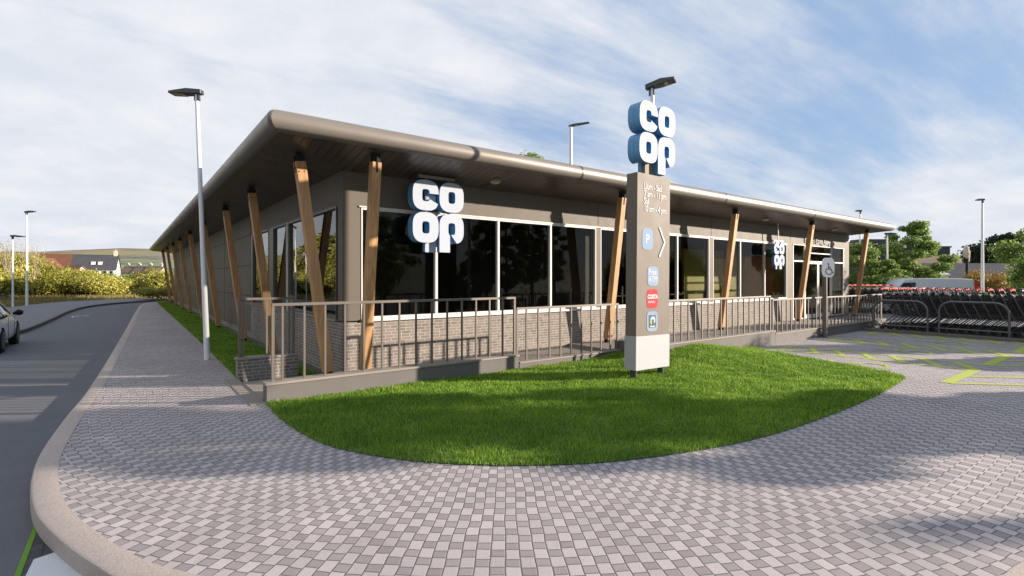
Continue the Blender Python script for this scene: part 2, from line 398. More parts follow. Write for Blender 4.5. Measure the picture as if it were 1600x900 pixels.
# ------------------------------------------------------------------ ground, road, pavement
def terrain():
    mb = MB(); nr, na = 46, 120
    vs = [];
    for i in range(nr):
        r = 0 if i == 0 else 56*(1.085**(i*1.0))
        for k in range(na):
            a = 2*math.pi*k/na
            x, y = CAM[0]+r*math.sin(a), CAM[1]+r*math.cos(a)
            rr = (math.sin(a)*RX+math.cos(a)*RY); f_ = math.sin(a)*FX+math.cos(a)*FY
            t_ = min(1, max(0, (r-110)/650)); t_ = t_*t_*(3-2*t_)
            H = 32+3*math.sin(5*a+1)+3*math.sin(13*a)+1.5*math.sin(31*a+2)
            if rr > .1: H = 25+3*math.sin(7*a)
            if r > 900: H *= 1.0
            vs.append((x, y, -.17+t_*H))
    fs = [(i*na+k, i*na+(k+1)%na, (i+1)*na+(k+1)%na, (i+1)*na+k) for i in range(nr-1) for k in range(na)]
    mb.add(vs, fs); return mb
o = struct(terrain().build('ground', 'fields', smooth=True, recalc=False)); 
mb = MB(); mb.add([(-60,-45,-.14),(60,-45,-.14),(60,57,-.14),(-60,57,-.14)], [(0,1,2,3)]); struct(mb.build('road', 'asphalt', recalc=False))
KW = [(1.2,-40),(3,-12.6),(8,-12.2),(32,-12.2)]
kin = spline([(32,-11.8),(20,-11.6),(10,-11.3),(4.5,-10.85),(1.5,-10.2),(.8,-10.04),(-.8,-9.3),(-2.3,-8.15),(-3.39,-6.73),(-3.72,-6.1),(-4.0,-5.31),(-4.15,-4.7),(-4.25,-3.85),(-4.27,-2.84),(-4.18,-1.1),(-3.95,2.4),(-3.45,14),(-2.85,29),(-2.35,38.5),(-1.3,43.2),(1.2,46.3),(5,47.4),(14,47.7),(32,47.7)], 8)
kout = offset(kin, .205)
for_test = kout[len(kout)//2]
if math.hypot(kout[80][0]-8, kout[80][1]-10) < math.hypot(kin[80][0]-8, kin[80][1]-10): kout = offset(kin, -.205)
strip_edge = [(-1.9,.75),(-1.86,3.2),(-1.76,8.9),(-1.65,20),(-1.5,36),(-1.35,45.2)]
hole = [(-1.9,.75),(-1.9,-2.0),(6.6,-2.0),(6.6,-3.3),(21.6,-3.3),(21.6,-.02),(27.12,-.02),(27.12,11.9),(5.5,11.9),(5.5,45.2)]+strip_edge[::-1][:-1]
mb = MB(); mb.prism([kin, hole], ID3, 0, 0, walls=False, caps=(True, False)); struct(mb.build('pavement', 'block_paving', recalc=False))
mb = MB(); n = len(kin)
prof = [(0,.004),(.86,.004),(.97,-.004),(1.0,-.03),(1.0,-.16)]
vs = []
for (d, z) in prof:
    for a, b_ in zip(kin, kout): vs.append((a[0]+(b_[0]-a[0])*d, a[1]+(b_[1]-a[1])*d, z))
mb.add(vs, [(i*n+k, i*n+k+1, (i+1)*n+k+1, (i+1)*n+k) for i in range(len(prof)-1) for k in range(n-1)])
struct(mb.build('kerb', 'granite', smooth=True, recalc=False))
# far pavement beyond the road and its kerb, then the verge
fk = spline([(-46,14.2),(-20,14.3),(-10.5,14.5),(-8,15.0),(-7.1,16.2),(-6.85,19),(-6.7,24),(-6.5,32),(-5.9,38),(-4.3,43.2),(-1.5,47.2),(3,49.6),(12,50.4),(34,50.6)], 8)
ve = spline([(34,55.6),(12,55.4),(4,55.0),(-3,53.4),(-7.2,49.6),(-9.3,44),(-10.3,37),(-12.5,30),(-18,24),(-28,20.5),(-46,19.5)], 6)
mb = MB(); mb.prism([fk+ve], ID3, 0, 0, walls=False, caps=(True, False)); 
mat('far_paving', (.15, .155, .17), .85, 0, .1, 2, .3, 60)
struct(mb.build('far_pavement', 'far_paving', recalc=False))
mb = MB(); n = len(fk); fo = offset(fk, -.16)
if fo[60][0] < fk[60][0]: fo = offset(fk, .16)
vs = [(p[0], p[1], .003) for p in fk]+[(p[0], p[1], .003) for p in fo]+[(p[0], p[1], -.15) for p in fo]
mb.add(vs, [(i*n+k, i*n+k+1, (i+1)*n+k+1, (i+1)*n+k) for i in range(2) for k in range(n-1)]); struct(mb.build('far_kerb', 'concrete', recalc=False))
mb = MB(); loop = ve+[(-75,20),(-75,115),(60,115),(60,55.6)]
mb.prism([loop], ID3, .01, .01, walls=False, caps=(True, False)); struct(mb.build('verge', 'verge_ground', recalc=False))

# walkway slabs behind the walls, entrance edging
mb = MB(); mb.box(-1.9,6.6,-1.85,0,-.2,.03); mb.box(6.6,21.6,-3.15,0,-.2,.12); mb.box(21.6,27.3,-1.0,0.0,-.2,.05)
struct(mb.build('walkway', 'concrete_pale'))
mb = MB(); mb.box(-2.12,-1.9,-1.98,.62,-.1,.012); struct(mb.build('path_edging', 'concrete_pale'))
# grassed strip along the side wall, falling gently to the wall
mb = MB(); E_ = spline([(p[0], p[1]) for p in strip_edge], 6)
vs = [(p[0], p[1], .004) for p in E_]+[(p[0]*.5, p[1], -.06) for p in E_]+[(.02, p[1], -.2) for p in E_]; n = len(E_)
mb.add(vs, [(i*n+k, i*n+k+1, (i+1)*n+k+1, (i+1)*n+k) for i in range(2) for k in range(n-1)])
struct(mb.build('grass_strip', 'turf', recalc=False))
# lawn: gentle mound against the wall
def gz(x, y): return .32*math.exp(-((x-7.7)/1.7)**2)*math.exp(-((y+3.3)/1.3)**2)+.012
lawn = spline([(-1.9,-2.02),(-1.93,-3.3),(-1.78,-4.6),(-1.4,-5.44),(-.95,-6.03),(-.27,-6.62),(.52,-7.08),(1.64,-7.45),(2.9,-7.66),(4.7,-7.72),(6.73,-7.66),(8.6,-7.5)], 6)+[(8.95,-7.4),(9.2,-7.1),(9.7,-5.9),(10.1,-4.56),(10.6,-3.32),(6.6,-3.32),(6.6,-2.02)]
def inside(x, y, P):
    c = False; j = len(P)-1
    for i in range(len(P)):
        if (P[i][1] > y) != (P[j][1] > y) and x < (P[j][0]-P[i][0])*(y-P[i][1])/(P[j][1]-P[i][1])+P[i][0]: c = not c
        j = i
    return c
import bmesh
bm = bmesh.new(); tr_ = tessellate_polygon([[Vector((p[0], p[1], 0)) for p in lawn]])
bv = [bm.verts.new((p[0], p[1], 0)) for p in lawn]
for t3 in tr_:
    try: bm.faces.new([bv[i] for i in t3])
    except ValueError: pass
for ax, lo, hi in ((0, -2, 11), (1, -8, -2)):
    q = lo
    while q < hi:
        nrm = Vector((1, 0, 0)) if ax == 0 else Vector((0, 1, 0)); bmesh.ops.bisect_plane(bm, geom=bm.verts[:]+bm.edges[:]+bm.faces[:], plane_co=nrm*q, plane_no=nrm); q += .4
for v_ in bm.verts: v_.co.z = gz(v_.co.x, v_.co.y)
me = bpy.data.meshes.new('lawn_ground'); bm.to_mesh(me); bm.free(); me.materials.append(MATS['turf'])
o = bpy.data.objects.new('lawn_ground', me); COL.objects.link(o); struct(o)
for p_ in me.polygons:
    if p_.normal.z < 0: p_.flip()
def blades(name, pts, hts, wid, matn):
    """many bent grass blades as one mesh"""
    n = len(pts); pts = np.asarray(pts, dtype=np.float64); hts = np.asarray(hts); wid = np.asarray(wid)
    a = np.random.rand(n)*2*np.pi; lean = (np.random.rand(n)*.7)*hts; la = np.random.rand(n)*2*np.pi
    dx, dy = np.cos(a)*wid/2, np.sin(a)*wid/2
    V = np.zeros((n, 3, 3)); V[:, 0] = pts; V[:, 1] = pts; V[:, 2] = pts
    V[:, 0, 0] -= dx; V[:, 0, 1] -= dy; V[:, 1, 0] += dx; V[:, 1, 1] += dy
    V[:, 2, 0] += np.cos(la)*lean; V[:, 2, 1] += np.sin(la)*lean; V[:, 2, 2] += hts
    me = bpy.data.meshes.new(name); me.vertices.add(n*3); me.vertices.foreach_set('co', V.ravel())
    me.loops.add(n*3); me.loops.foreach_set('vertex_index', np.arange(n*3, dtype=np.int32))
    me.polygons.add(n); me.polygons.foreach_set('loop_start', np.arange(0, n*3, 3, dtype=np.int32)); me.polygons.foreach_set('loop_total', np.full(n, 3, dtype=np.int32))
    me.materials.append(MATS[matn]); me.update(); me.validate()
    o = bpy.data.objects.new(name, me); COL.objects.link(o); return o
def np_inside(x, y, P):
    c = np.zeros(len(x), bool); j = len(P)-1
    for i in range(len(P)):
        xi, yi = P[i]; xj, yj = P[j]
        if yi != yj: c ^= ((yi > y) != (yj > y)) & (x < (xj-xi)*(y-yi)/(yj-yi)+xi)
        j = i
    return c
N = 330000
gx = np.random.uniform(-2, 10.8, N); gy = np.random.uniform(-7.8, -2, N)
dist = np.hypot(gx-CAM[0], gy-CAM[1]); jx_, jy_ = gx+np.random.normal(0, .018, N), gy+np.random.normal(0, .018, N); keep = np_inside(jx_, jy_, lawn) & (np.random.rand(N) < np.clip(7.5/dist, .3, 1))
gx, gy, dist = gx[keep], gy[keep], dist[keep]
gzz = .32*np.exp(-((gx-7.7)/1.7)**2)*np.exp(-((gy+3.3)/1.3)**2)+.008
cl_ = np.sin(gx*5.1+np.sin(gy*3.7)*2)*np.sin(gy*6.3+np.sin(gx*2.9)*2)
hh = np.random.uniform(.025, .065, len(gx))*(1+.35*cl_)
o = blades('lawn_grass', np.stack([gx, gy, gzz], 1), hh, np.random.uniform(.006, .012, len(gx))*np.clip(dist/6, 1, 2), 'grass_blades')
struct(o, 'stuff'); tag(o, 'short mown green grass on the curved lawn around the tall sign', 'grass')
N = 90000
gy = .8+44*np.random.rand(N)**1.7; gx = np.random.uniform(-1.9, 0, N)
ex = np.interp(gy, [p[1] for p in strip_edge], [p[0] for p in strip_edge]); k_ = (gx > ex); gx, gy, ex = gx[k_], gy[k_], ex[k_]
fr_ = gx/ex
o = blades('strip_grass', np.stack([gx, gy, np.where(fr_ > .5, -.06+(fr_-.5)/.5*.064, -.2+fr_/.5*.14)], 1), np.random.uniform(.03, .07, len(gx)), np.random.uniform(.008, .016, len(gx))*np.clip(gy/8, 1, 3), 'grass_blades')
struct(o, 'stuff'); tag(o, 'narrow strip of short green grass between side wall and paving', 'grass')

# road markings
def sheet(mb, pts, z): mb.add([(p[0], p[1], z) for p in pts], [tuple(range(len(pts)))])
mb = MB(); sheet(mb, [(-4.26,-5.57),(-4.06,-5.5),(-3.9,-5.75),(-3.95,-6.25),(-4.3,-6.2)], -.131); struct(mb.build('road_marking', 'paint_white', recalc=False))
mb = MB(); sheet(mb, [(-4.30,-4.6),(-4.2,-4.5),(-3.0,-9),(-3.6,-9.6),(-4.4,-8.5)], -.135); struct(mb.build('crossing_paving', 'dark_paving', recalc=False))
mb = MB(); sheet(mb, [(-4.33,-4.6),(-4.295,-4.6),(-4.33,-8.5),(-4.37,-8.5)], -.131); struct(mb.build('moss_line', 'green_line', recalc=False))
mb = MB()
def arrow(cx, cy, s_, a):
    P = [(-.08,-1.3),(.08,-1.3),(.08,.2),(.34,.2),(.5,.62),(.95,.62),(.95,.38),(1.35,.8),(.95,1.2),(.95,.95),(.3,.95),(-.08,.55)]
    return [(cx+(x*math.cos(a)-y*math.sin(a))*s_, cy+(x*math.sin(a)+y*math.cos(a))*s_) for x, y in P]
mb.prism([arrow(-5.95, 27, .55, 0)], ID3, -.131, -.131, walls=False, caps=(True, False)); struct(mb.build('arrow_marking', 'paint_white', recalc=False))
# parking bays painted on the blocks
mb = MB(); ZL = [.005]
def line(x0, y0, x1, y1, wd=.10, ext=0):
    l = math.hypot(x1-x0, y1-y0); nx, ny = -(y1-y0)/l*wd/2, (x1-x0)/l*wd/2
    sheet(mb, [(x0+nx,y0+ny),(x0-nx,y0-ny),(x1-nx,y1-ny),(x1+nx,y1+ny)], ZL[0]); ZL[0] += .00006
YB, YT = -8.08, -3.87
def hatch(x0, x1, y0, y1, n, wd=.15, flip=1):
    line(x0, y0, x0, y1, wd); line(x1, y0, x1, y1, wd); line(x0-.05, y1, x1+.05, y1, .2)
    y = y1-.4
    while y-.62 > y0-.1: line(x1, y, x0, y-.62, .15); y -= .65
hatch(11.07, 12.17, YB, YT, 4); hatch(14.40, 15.42, YB, YT, 4); hatch(17.75, 18.75, YB, YT, 4)
for x0, x1 in ((8.85, 11.12), (12.17, 14.45), (15.42, 17.8)):
    line(x0, YB, x1, YB, .2)
    xx = x0
    while xx < x1-.1:
        line(xx, YB-.05, min(xx+1.15, 19), YB-1.2, .13); xx += 1.12
def wheelchair_2d(cx, cy, s_, fx=1):
    """wheelchair symbol strokes as polylines with widths"""
    out = []
    arc = [(.02+.30*math.cos(a), -.22+.30*math.sin(a)) for a in [R(q) for q in range(115, 350, 20)]]
    out.append((arc, .07)); out.append(([(-.02,.34),(0,-.02),(.25,-.03),(.36,-.36),(.46,-.33)], .085)); out.append(([(-.01,.17),(.2,.15)], .07))
    return [([(cx+x*s_*fx, cy+y*s_) for x, y in p], wd*s_) for p, wd in out], (cx-.03*s_*fx, cy+.47*s_, .075*s_)
for cx in (9.95, 13.3, 16.6):
    st_, hd = wheelchair_2d(cx, -6.2, 1.15)
    for p, wd in st_:
        for a, b_ in zip(p, p[1:]): line(a[0], a[1], b_[0], b_[1], wd)
    sheet(mb, [(hd[0]+hd[2]*math.cos(R(q)), hd[1]+hd[2]*math.sin(R(q))) for q in range(0, 360, 30)], .012)
struct(mb.build('bay_marking', 'yellow_paint', recalc=False))
# trolley bay slab with its edging
mb = MB(); mb.add([(18.95,-3.35,.03),(18.6,-11.5,.03),(36,-11.5,.03),(36,6,.03),(27.4,6,.03),(27.4,-1.02,.03),(21.7,-1.02,.03),(21.7,-3.35,.03)], [tuple(range(8))]); 
struct(mb.build('trolley_bay_slab', 'far_paving', recalc=False))
mb = MB(); P = [(19.0,-3.45),(18.65,-11.5)]; mb.add([(18.85,-3.4,-.02),(18.50,-11.5,-.02),(18.72,-11.5,-.02),(19.07,-3.4,-.02),(18.85,-3.4,.11),(18.50,-11.5,.11),(18.72,-11.5,.11),(19.07,-3.4,.11)], [(0,3,2,1),(4,5,6,7),(0,1,5,4),(1,2,6,5),(2,3,7,6),(3,0,4,7)])
struct(mb.build('trolley_bay_kerb', 'concrete', bevel=.01))

# ------------------------------------------------------------------ the shop building
B = thing('shop_building', 'long single storey taupe supermarket with deep rising eaves, brick plinth and timber struts', 'shop')
WZ = 4.30; SZ = 4.53
mb = MB()   # front wall: band above the windows, corner panel, piers, door piers (face at y=0)
mb.box(0,27.1,0,.3,3.57,WZ); mb.box(0,.41,0,.3,1.09,3.57); mb.box(0,.3,.302,.36,1.09,3.57)
mb.box(20.12,20.62,0,.3,1.09,3.57); mb.box(20.12,20.62,0,.3,.0,1.09); mb.box(26.42,27.1,0,.3,0,3.57)
mb.build('front_wall', 'taupe_panel', B)
mb = MB()
mb.box(0,.3,.302,45,3.6,WZ); mb.box(0,.3,9.8,45,.05,3.6)
mb.box(26.8,27.1,.302,12,0,WZ); mb.box(5.5,26.8,11.7,12,0,WZ); mb.box(5.2,5.5,12,45,0,WZ); mb.box(.3,5.2,44.7,45,0,WZ)
mb.build('side_wall', 'taupe_panel', B)
mb = MB()   # open joints between the cladding cassettes, as dark recess strips
for z in (1.375, 2.49, 3.6): mb.box(-.004,.001,9.8,45,z-.012,z+.012)
y = 9.86
while y < 45: mb.box(-.005,.001,y-.012,y+.012,.05,4.28); y += 6.0
for x in (7.84, 14.0, 20.4): mb.box(x-.008,x+.008,-.005,.001,3.64,4.28)
mb.parts('panel_joint', 'black_plastic', B)
mb = MB(); mb.box(-.006,.294,-.006,20.0-.0,-.3,1.085) if False else None
mb.box(-.008,20.12,-.008,.292,-.3,1.06); mb.box(-.008,.292,.2922,9.8,-.3,1.06); mb.box(-.008,.292,9.8,45,-.3,.045)
mb.build('brick_plinth', 'brick', B)
mb = MB(); mb.box(.41,20.05,-.07,.2,1.062,1.12); mb.build('front_sill', 'frame_white', B, bevel=.006)
mb = MB(); mb.box(-.05,.2,.36,9.75,1.062,1.11); mb.build('side_sill', 'concrete_pale', B, bevel=.006)
# flashing over windows
mb = MB(); mb.box(.36,20.1,-.03,.05,3.555,3.585); mb.box(20.62,26.42,-.03,.05,3.555,3.585); mb.parts('window_head_flashing', 'frame_white', B)
def window(a0, a1, z0, z1, axis, fw_=.055, fm='frame_white', f0=None, f1=None):
    """one glazed light: frame + pane; axis 'x' runs along the front"""
    mb = MB(); f0 = f0 or fw_; f1 = f1 or fw_
    d0, d1 = (-.012, .09)
    q = (lambda p, r, s_, t_: mb.box(p, r, d0, d1, s_, t_)) if axis == 'x' else (lambda p, r, s_, t_: mb.box(d0, d1, p, r, s_, t_))
    q(a0, a0+f0/2, z0, z1); q(a1-f1/2, a1, z0, z1); q(a0+f0/2, a1-f1/2, z0, z0+fw_*.8); q(a0+f0/2, a1-f1/2, z1-fw_*.8, z1)
    f = mb.build('window', fm, B)
    pb = MB()
    if axis == 'x': pb.add([(a0+f0/2,.05,z0+.03),(a1-f1/2,.05,z0+.03),(a1-f1/2,.05,z1-.03),(a0+f0/2,.05,z1-.03)], [(0,1,2,3)])
    else: pb.add([(.05,a0+f0/2,z0+.03),(.05,a1-f1/2,z0+.03),(.05,a1-f1/2,z1-.03),(.05,a0+f0/2,z1-.03)], [(3,2,1,0)])
    p = pb.build('pane', 'window_glass' if axis == 'x' else 'side_glass', f, recalc=False); return f
for xs in ([.41,2.26,4.09,5.91,7.74], [7.94,9.91,11.88,13.86], [14.12,16.1,18.08,20.05]):
    for a, b_ in zip(xs, xs[1:]): window(a, b_, 1.12, 3.555, 'x', .06)
mb = MB(); mb.box(7.742,7.938,-.005,.2,1.12,3.555); mb.box(13.862,14.118,-.005,.2,1.12,3.555); mb.box(20.052,20.118,-.004,.2,1.12,3.555); mb.parts('window_pier', 'taupe_panel', B)
for ys in ([.37,4.44], [4.72,6.30], [6.92,9.45]):
    for a, b_ in zip(ys, ys[1:]): window(a, b_, 1.11, 3.6, 'y', .07, 'frame_dark')
mb = MB(); mb.box(.0,.14,.302,.37,1.11,3.6); mb.box(.0,.14,4.44,4.72,1.11,3.6); mb.box(.0,.14,6.30,6.92,1.11,3.6); mb.box(.0,.14,9.45,9.8,1.11,3.6); mb.parts('side_pier', 'frame_dark', B)
mb = MB(); mb.box(-.012,-.004,4.52,4.64,1.11,3.6); mb.build('pilaster_strip', 'frame_white', B)
# entrance: side lights, transoms, sliding doors
mb = MB()
for x in (20.64, 21.84, 24.86): mb.box(x,x+.07,-.01,.08,.12,3.55)
mb.box(26.34,26.41,-.01,.08,.12,3.55); mb.box(20.71,21.84,-.008,.078,2.79,2.85); mb.box(21.91,24.86,-.008,.078,2.79,2.85); mb.box(24.93,26.34,-.008,.078,2.79,2.85); mb.box(21.91,24.86,-.008,.078,3.2,3.25)
mb.box(20.71,26.34,-.008,.078,.12,.17)
en = mb.build('entrance_screen', 'frame_white', B)
mb = MB()
for a, b_ in ((20.71,21.84),(21.91,24.86),(24.93,26.34)): mb.add([(a,.05,2.85),(b_,.05,2.85),(b_,.05,3.55),(a,.05,3.55)], [(0,1,2,3)])
for a, b_ in ((20.71,21.84),(24.93,26.34)): mb.add([(a,.05,.17),(b_,.05,.17),(b_,.05,2.79),(a,.05,2.79)], [(0,1,2,3)])
mb.build('pane', 'window_glass', en, recalc=False)
for a, b_ in ((21.93,23.36),(23.40,24.84)):
    mb = MB(); mb.box(a,a+.08,.02,.07,.17,2.79); mb.box(b_-.08,b_,.02,.07,.17,2.79); mb.box(a+.08,b_-.08,.02,.07,.17,.3); mb.box(a+.08,b_-.08,.02,.07,2.71,2.79)
    d_ = mb.build('door', 'frame_white', B); mb = MB(); mb.add([(a+.08,.045,.3),(b_-.08,.045,.3),(b_-.08,.045,2.71),(a+.08,.045,2.71)], [(0,1,2,3)]); mb.build('pane', 'window_glass', d_, recalc=False)
# interior seen dimly through the glass
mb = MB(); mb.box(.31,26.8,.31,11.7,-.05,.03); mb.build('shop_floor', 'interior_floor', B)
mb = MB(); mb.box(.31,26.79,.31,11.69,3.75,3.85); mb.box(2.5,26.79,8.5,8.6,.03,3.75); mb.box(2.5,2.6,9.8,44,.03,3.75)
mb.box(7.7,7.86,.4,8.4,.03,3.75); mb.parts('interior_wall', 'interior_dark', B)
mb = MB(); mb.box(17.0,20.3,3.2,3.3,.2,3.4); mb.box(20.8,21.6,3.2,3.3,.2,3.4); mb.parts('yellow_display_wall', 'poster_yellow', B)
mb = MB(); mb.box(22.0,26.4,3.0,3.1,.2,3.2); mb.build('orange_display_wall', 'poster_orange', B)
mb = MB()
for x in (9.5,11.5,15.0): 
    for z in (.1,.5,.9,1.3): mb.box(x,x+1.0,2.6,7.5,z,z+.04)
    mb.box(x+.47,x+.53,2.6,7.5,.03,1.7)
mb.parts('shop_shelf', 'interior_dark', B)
# roof, soffit, fascia
PL = [(-1.60,-1.38),(28.7,-1.38),(28.7,12.6),(6.9,12.6),(6.9,46.2),(-1.60,46.2)]
def pl_off(d):
    s_ = [(-1,-1),(1,-1),(1,1),(1,1),(1,1),(-1,1)]
    return [(p[0]+d*q[0], p[1]+d*q[1]) for p, q in zip(PL, s_)]
mb = MB(); mb.prism([pl_off(.05)], ID3, 4.72, 4.86); mb.build('roof', 'frame_dark', B)
mb = MB(); NP = 14; r_ = .19; rings = [pl_off(r_*math.cos(R(-100+200*k/NP))) for k in range(NP+1)]
vs = [(p[0], p[1], 4.72+r_*math.sin(R(-100+200*k/NP))) for k in range(NP+1) for p in rings[k]]; n = 6
mb.add(vs, [(k*n+i, k*n+(i+1)%n, (k+1)*n+(i+1)%n, (k+1)*n+i) for k in range(NP) for i in range(n)])
mb.build('fascia', 'fascia_metal', B, smooth=True, recalc=False, bevel=.05)
for x in (5.62, 12.4, 19.2): 
    mb = MB(); R2 = .196
    vs = [(x+dx_, -1.38-R2*math.cos(R(-90+180*k/12)), 4.72+R2*math.sin(R(-90+180*k/12))) for k in range(13) for dx_ in (-.025,.025)]
    mb.add(vs, [(2*k,2*k+1,2*k+3,2*k+2) for k in range(12)]); mb.build('fascia_joint', 'dark_metal', B, recalc=False)
ins = [(0,0),(27.1,0),(27.1,12),(5.5,12),(5.5,45),(0,45)]; so = pl_off(-.03)
for nm, idx, mt in (('soffit', 0, 'soffit_front'), ('soffit', 5, 'soffit_side'), ('soffit', 1, 'soffit_side'), ('soffit', 2, 'soffit_front'), ('soffit', 3, 'soffit_side'), ('soffit', 4, 'soffit_front')):
    j = (idx+1) % 6; mb = MB()
    mb.add([(*ins[idx], WZ),(*ins[j], WZ),(*so[j], SZ),(*so[idx], SZ)], [(0,1,2,3)])
    mb.add([(*ins[idx], WZ+.06),(*ins[j], WZ+.06),(*so[j], SZ+.06),(*so[idx], SZ+.06)], [(3,2,1,0)])
    mb.build(nm, mt, B, recalc=False)
def sof(d): return WZ+(SZ-WZ)/1.35*d
# timber struts, a fork and plate at the top, steel shoe below
def strut(b0, t0, xd, near=False):
    a, c_ = Vector(b0), Vector(t0); d = (c_-a).normalized(); mb = MB(); mb.beam(a+d*.10, c_-d*.0, .19, .19, xd)
    o = mb.build('timber_strut', 'timber', B, bevel=.008)
    mb = MB(); mb.beam(a-d*.05, a+d*.12, .14, .14, xd); mb.beam(c_-d*.20, c_+d*.1, .03, .21, xd); mb.beam(c_+d*.005, c_+d*.2, .15, .13, xd); mb.build('bracket', 'black_plastic', o)
    mb = MB(); xv = Vector(xd); yv = d.cross(xv).normalized()
    for s1 in (-1, 1):
        for off in (.12, .2):
            for k in (-.05, .05):
                for face, ax2 in ((yv, xv), (xv, yv)):
                    p = c_-d*off+ax2*k+face*.096*s1; mb.tube([p, p+face*.012*s1], .012, 6)
    if near: mb.parts('bolt', 'chrome', o)
for x in (.30, 7.7, 13.81, 20.03, 26.39): strut((x,-.5,.03 if x < 6.6 else (.12 if x < 21 else .05)), (x,-1.06,4.33), (1,0,0))
for y in (-.41, 4.22, 8.56, 14.37, 19.88, 25.78, 31.2, 36.8, 42.3): strut((-.42,y,.03 if y < .7 else -.13), (-.98,y,4.28), (0,1,0), y < 5)
for x in (3.55, 10.25, 16.89, 23.55):
    mb = MB(); zc = sof(.62)-.005
    mb.tube([(x,-.62,zc+.03),(x,-.62,zc-.02)], .16, 20); l_ = mb.build('soffit_light', 'fascia_metal', B, smooth=True)
    mb = MB(); mb.tube([(x,-.62,zc-.02),(x,-.62,zc-.06),(x,-.62,zc-.085)], [.13,.11,.05], 18); mb.build('diffuser', 'lamp_lens', l_, smooth=True)
mb = MB(); mb.tube([(27.35,.2,4.25),(27.35,.2,3.95),(27.45,.0,3.85)], .05, 8); mb.box(27.1,27.5,.1,.3,4.0,4.2); mb.build('security_camera', 'white_pole', B)

# ------------------------------------------------------------------ lettering
def text_mesh(txt, size, fn, name, matn, parent, ext=.006, xs=1.0, space=1.0, align='LEFT', weight=0.0, lines=1.0):
    """flat glyphs of the built-in font as a real mesh; fn(u,v,h) puts them in place"""
    cu = bpy.data.curves.new('tmp', 'FONT'); cu.body = txt; cu.size = size; cu.extrude = ext; cu.offset = weight; cu.space_character = space; cu.align_x = align; cu.space_line = lines; cu.resolution_u = 3
    ob = bpy.data.objects.new('tmp', cu); COL.objects.link(ob); bpy.context.view_layer.update()
    me = bpy.data.meshes.new_from_object(ob.evaluated_get(bpy.context.evaluated_depsgraph_get())); COL.objects.unlink(ob); bpy.data.objects.remove(ob); bpy.data.curves.remove(cu)
    for v_ in me.vertices: v_.co = Vector(fn(v_.co.x*xs, v_.co.y, v_.co.z))
    me.materials.clear(); me.materials.append(MATS[matn]); me.name = name
    o = bpy.data.objects.new(name, me); COL.objects.link(o); o.parent = parent; return o
text_mesh('Croeso i Co-op Abergwaun', .33, lambda u, v_, h: (21.78+u, -.02-h, 3.70+v_), 'lettering', 'letter_white', B, .02, .93, weight=.004)
text_mesh('Croeso', .0001, lambda u, v_, h: (21.78, .15, 3.8), 'lettering', 'decal_white', B, .0001) if False else None

def squircle(cx, cy, a, b_, n=40, e=2.9, a0=0, a1=360):
    out = []
    for k in range(n+(0 if a1-a0 == 360 else 1)):
        th = R(a0+(a1-a0)*k/n); c_, s_ = math.cos(th), math.sin(th)
        out.append((cx+a*math.copysign(abs(c_)**(2/e), c_), cy+b_*math.copysign(abs(s_)**(2/e), s_)))
    return out
def letter_loops(ch):
    W, H, hw, hh = .475, .50, .135, .20
    if ch == 'o': return [squircle(0,0,W,H), squircle(0,0,hw,hh,20,4)]
    if ch == 'c':
        outer = squircle(0,0,W,H,44,2.9,3,337); inner = squircle(0,0,hw,hh,22,4,6,340)
        return [outer+inner[::-1]]
    if ch == 'p':
        outer = squircle(0,0,W,H,40,2.9,-74,197)           # from bottom right, over the top, to the left side
        inner = squircle(0,0,hw,hh,20,4,-93,258)
        stem = [(-W+.0,-.18),(-W+.0,-.80),(-.07,-.80),(-.07,-.24)]
        return [outer+stem+inner[::-1][2:]]
def flower_sign(root, cell, thick, gapx=.98, gapy=1.06):
    """four round letters, shown on both sides; local x right, y depth, origin at the middle"""
    for (ch, gx_, gy_) in (('c',-.5,.5),('o',.5,.5),('o',-.5,-.5),('p',.5,-.5)):
        mb = MB(); cx, cz = gx_*gapx*cell, gy_*gapy*cell
        mb.cm = 0; mb.prism([[(p[0]*cell+cx, p[1]*cell+cz) for p in l] for l in letter_loops(ch)], lambda u, v_, h: (u, h, v_), -thick/2, -.004, wall_mat=1)
        mb.prism([[(-(p[0]*cell+cx), p[1]*cell+cz) for p in l] for l in letter_loops(ch)], lambda u, v_, h: (u, h, v_), .004, thick/2, wall_mat=1)
        o = mb.build('letter', ['sign_face', 'sign_blue'], root)
# hanging sign 1 under the eaves near the corner
s1 = thing('hanging_sign', 'pale blue four letter shop sign hanging under the eaves nearest the corner', 'sign', (2.05,-.38,3.52))
flower_sign(s1, .686, .26)
mb = MB(); mb.box(-.48,.46,-.06,.06,.76,.835); mb.box(-.29,-.24,-.02,.02,-.1,.76); mb.box(.29,.34,-.02,.02,-.1,.76)
mb.parts('hanger', 'fascia_metal', s1)
s2 = thing('hanging_sign', 'small pale blue four letter shop sign hanging beside the entrance', 'sign', (18.45,-.38,3.02))
flower_sign(s2, .46, .12)
mb = MB(); mb.box(-.45,.42,-.04,.04,.55,.61); mb.box(-.22,-.18,-.03,.03,.4,.54); mb.box(.2,.24,-.03,.03,.4,.54); mb.box(-.015,.015,-.015,.015,.61,1.33); mb.parts('hanger', 'frame_white', s2)

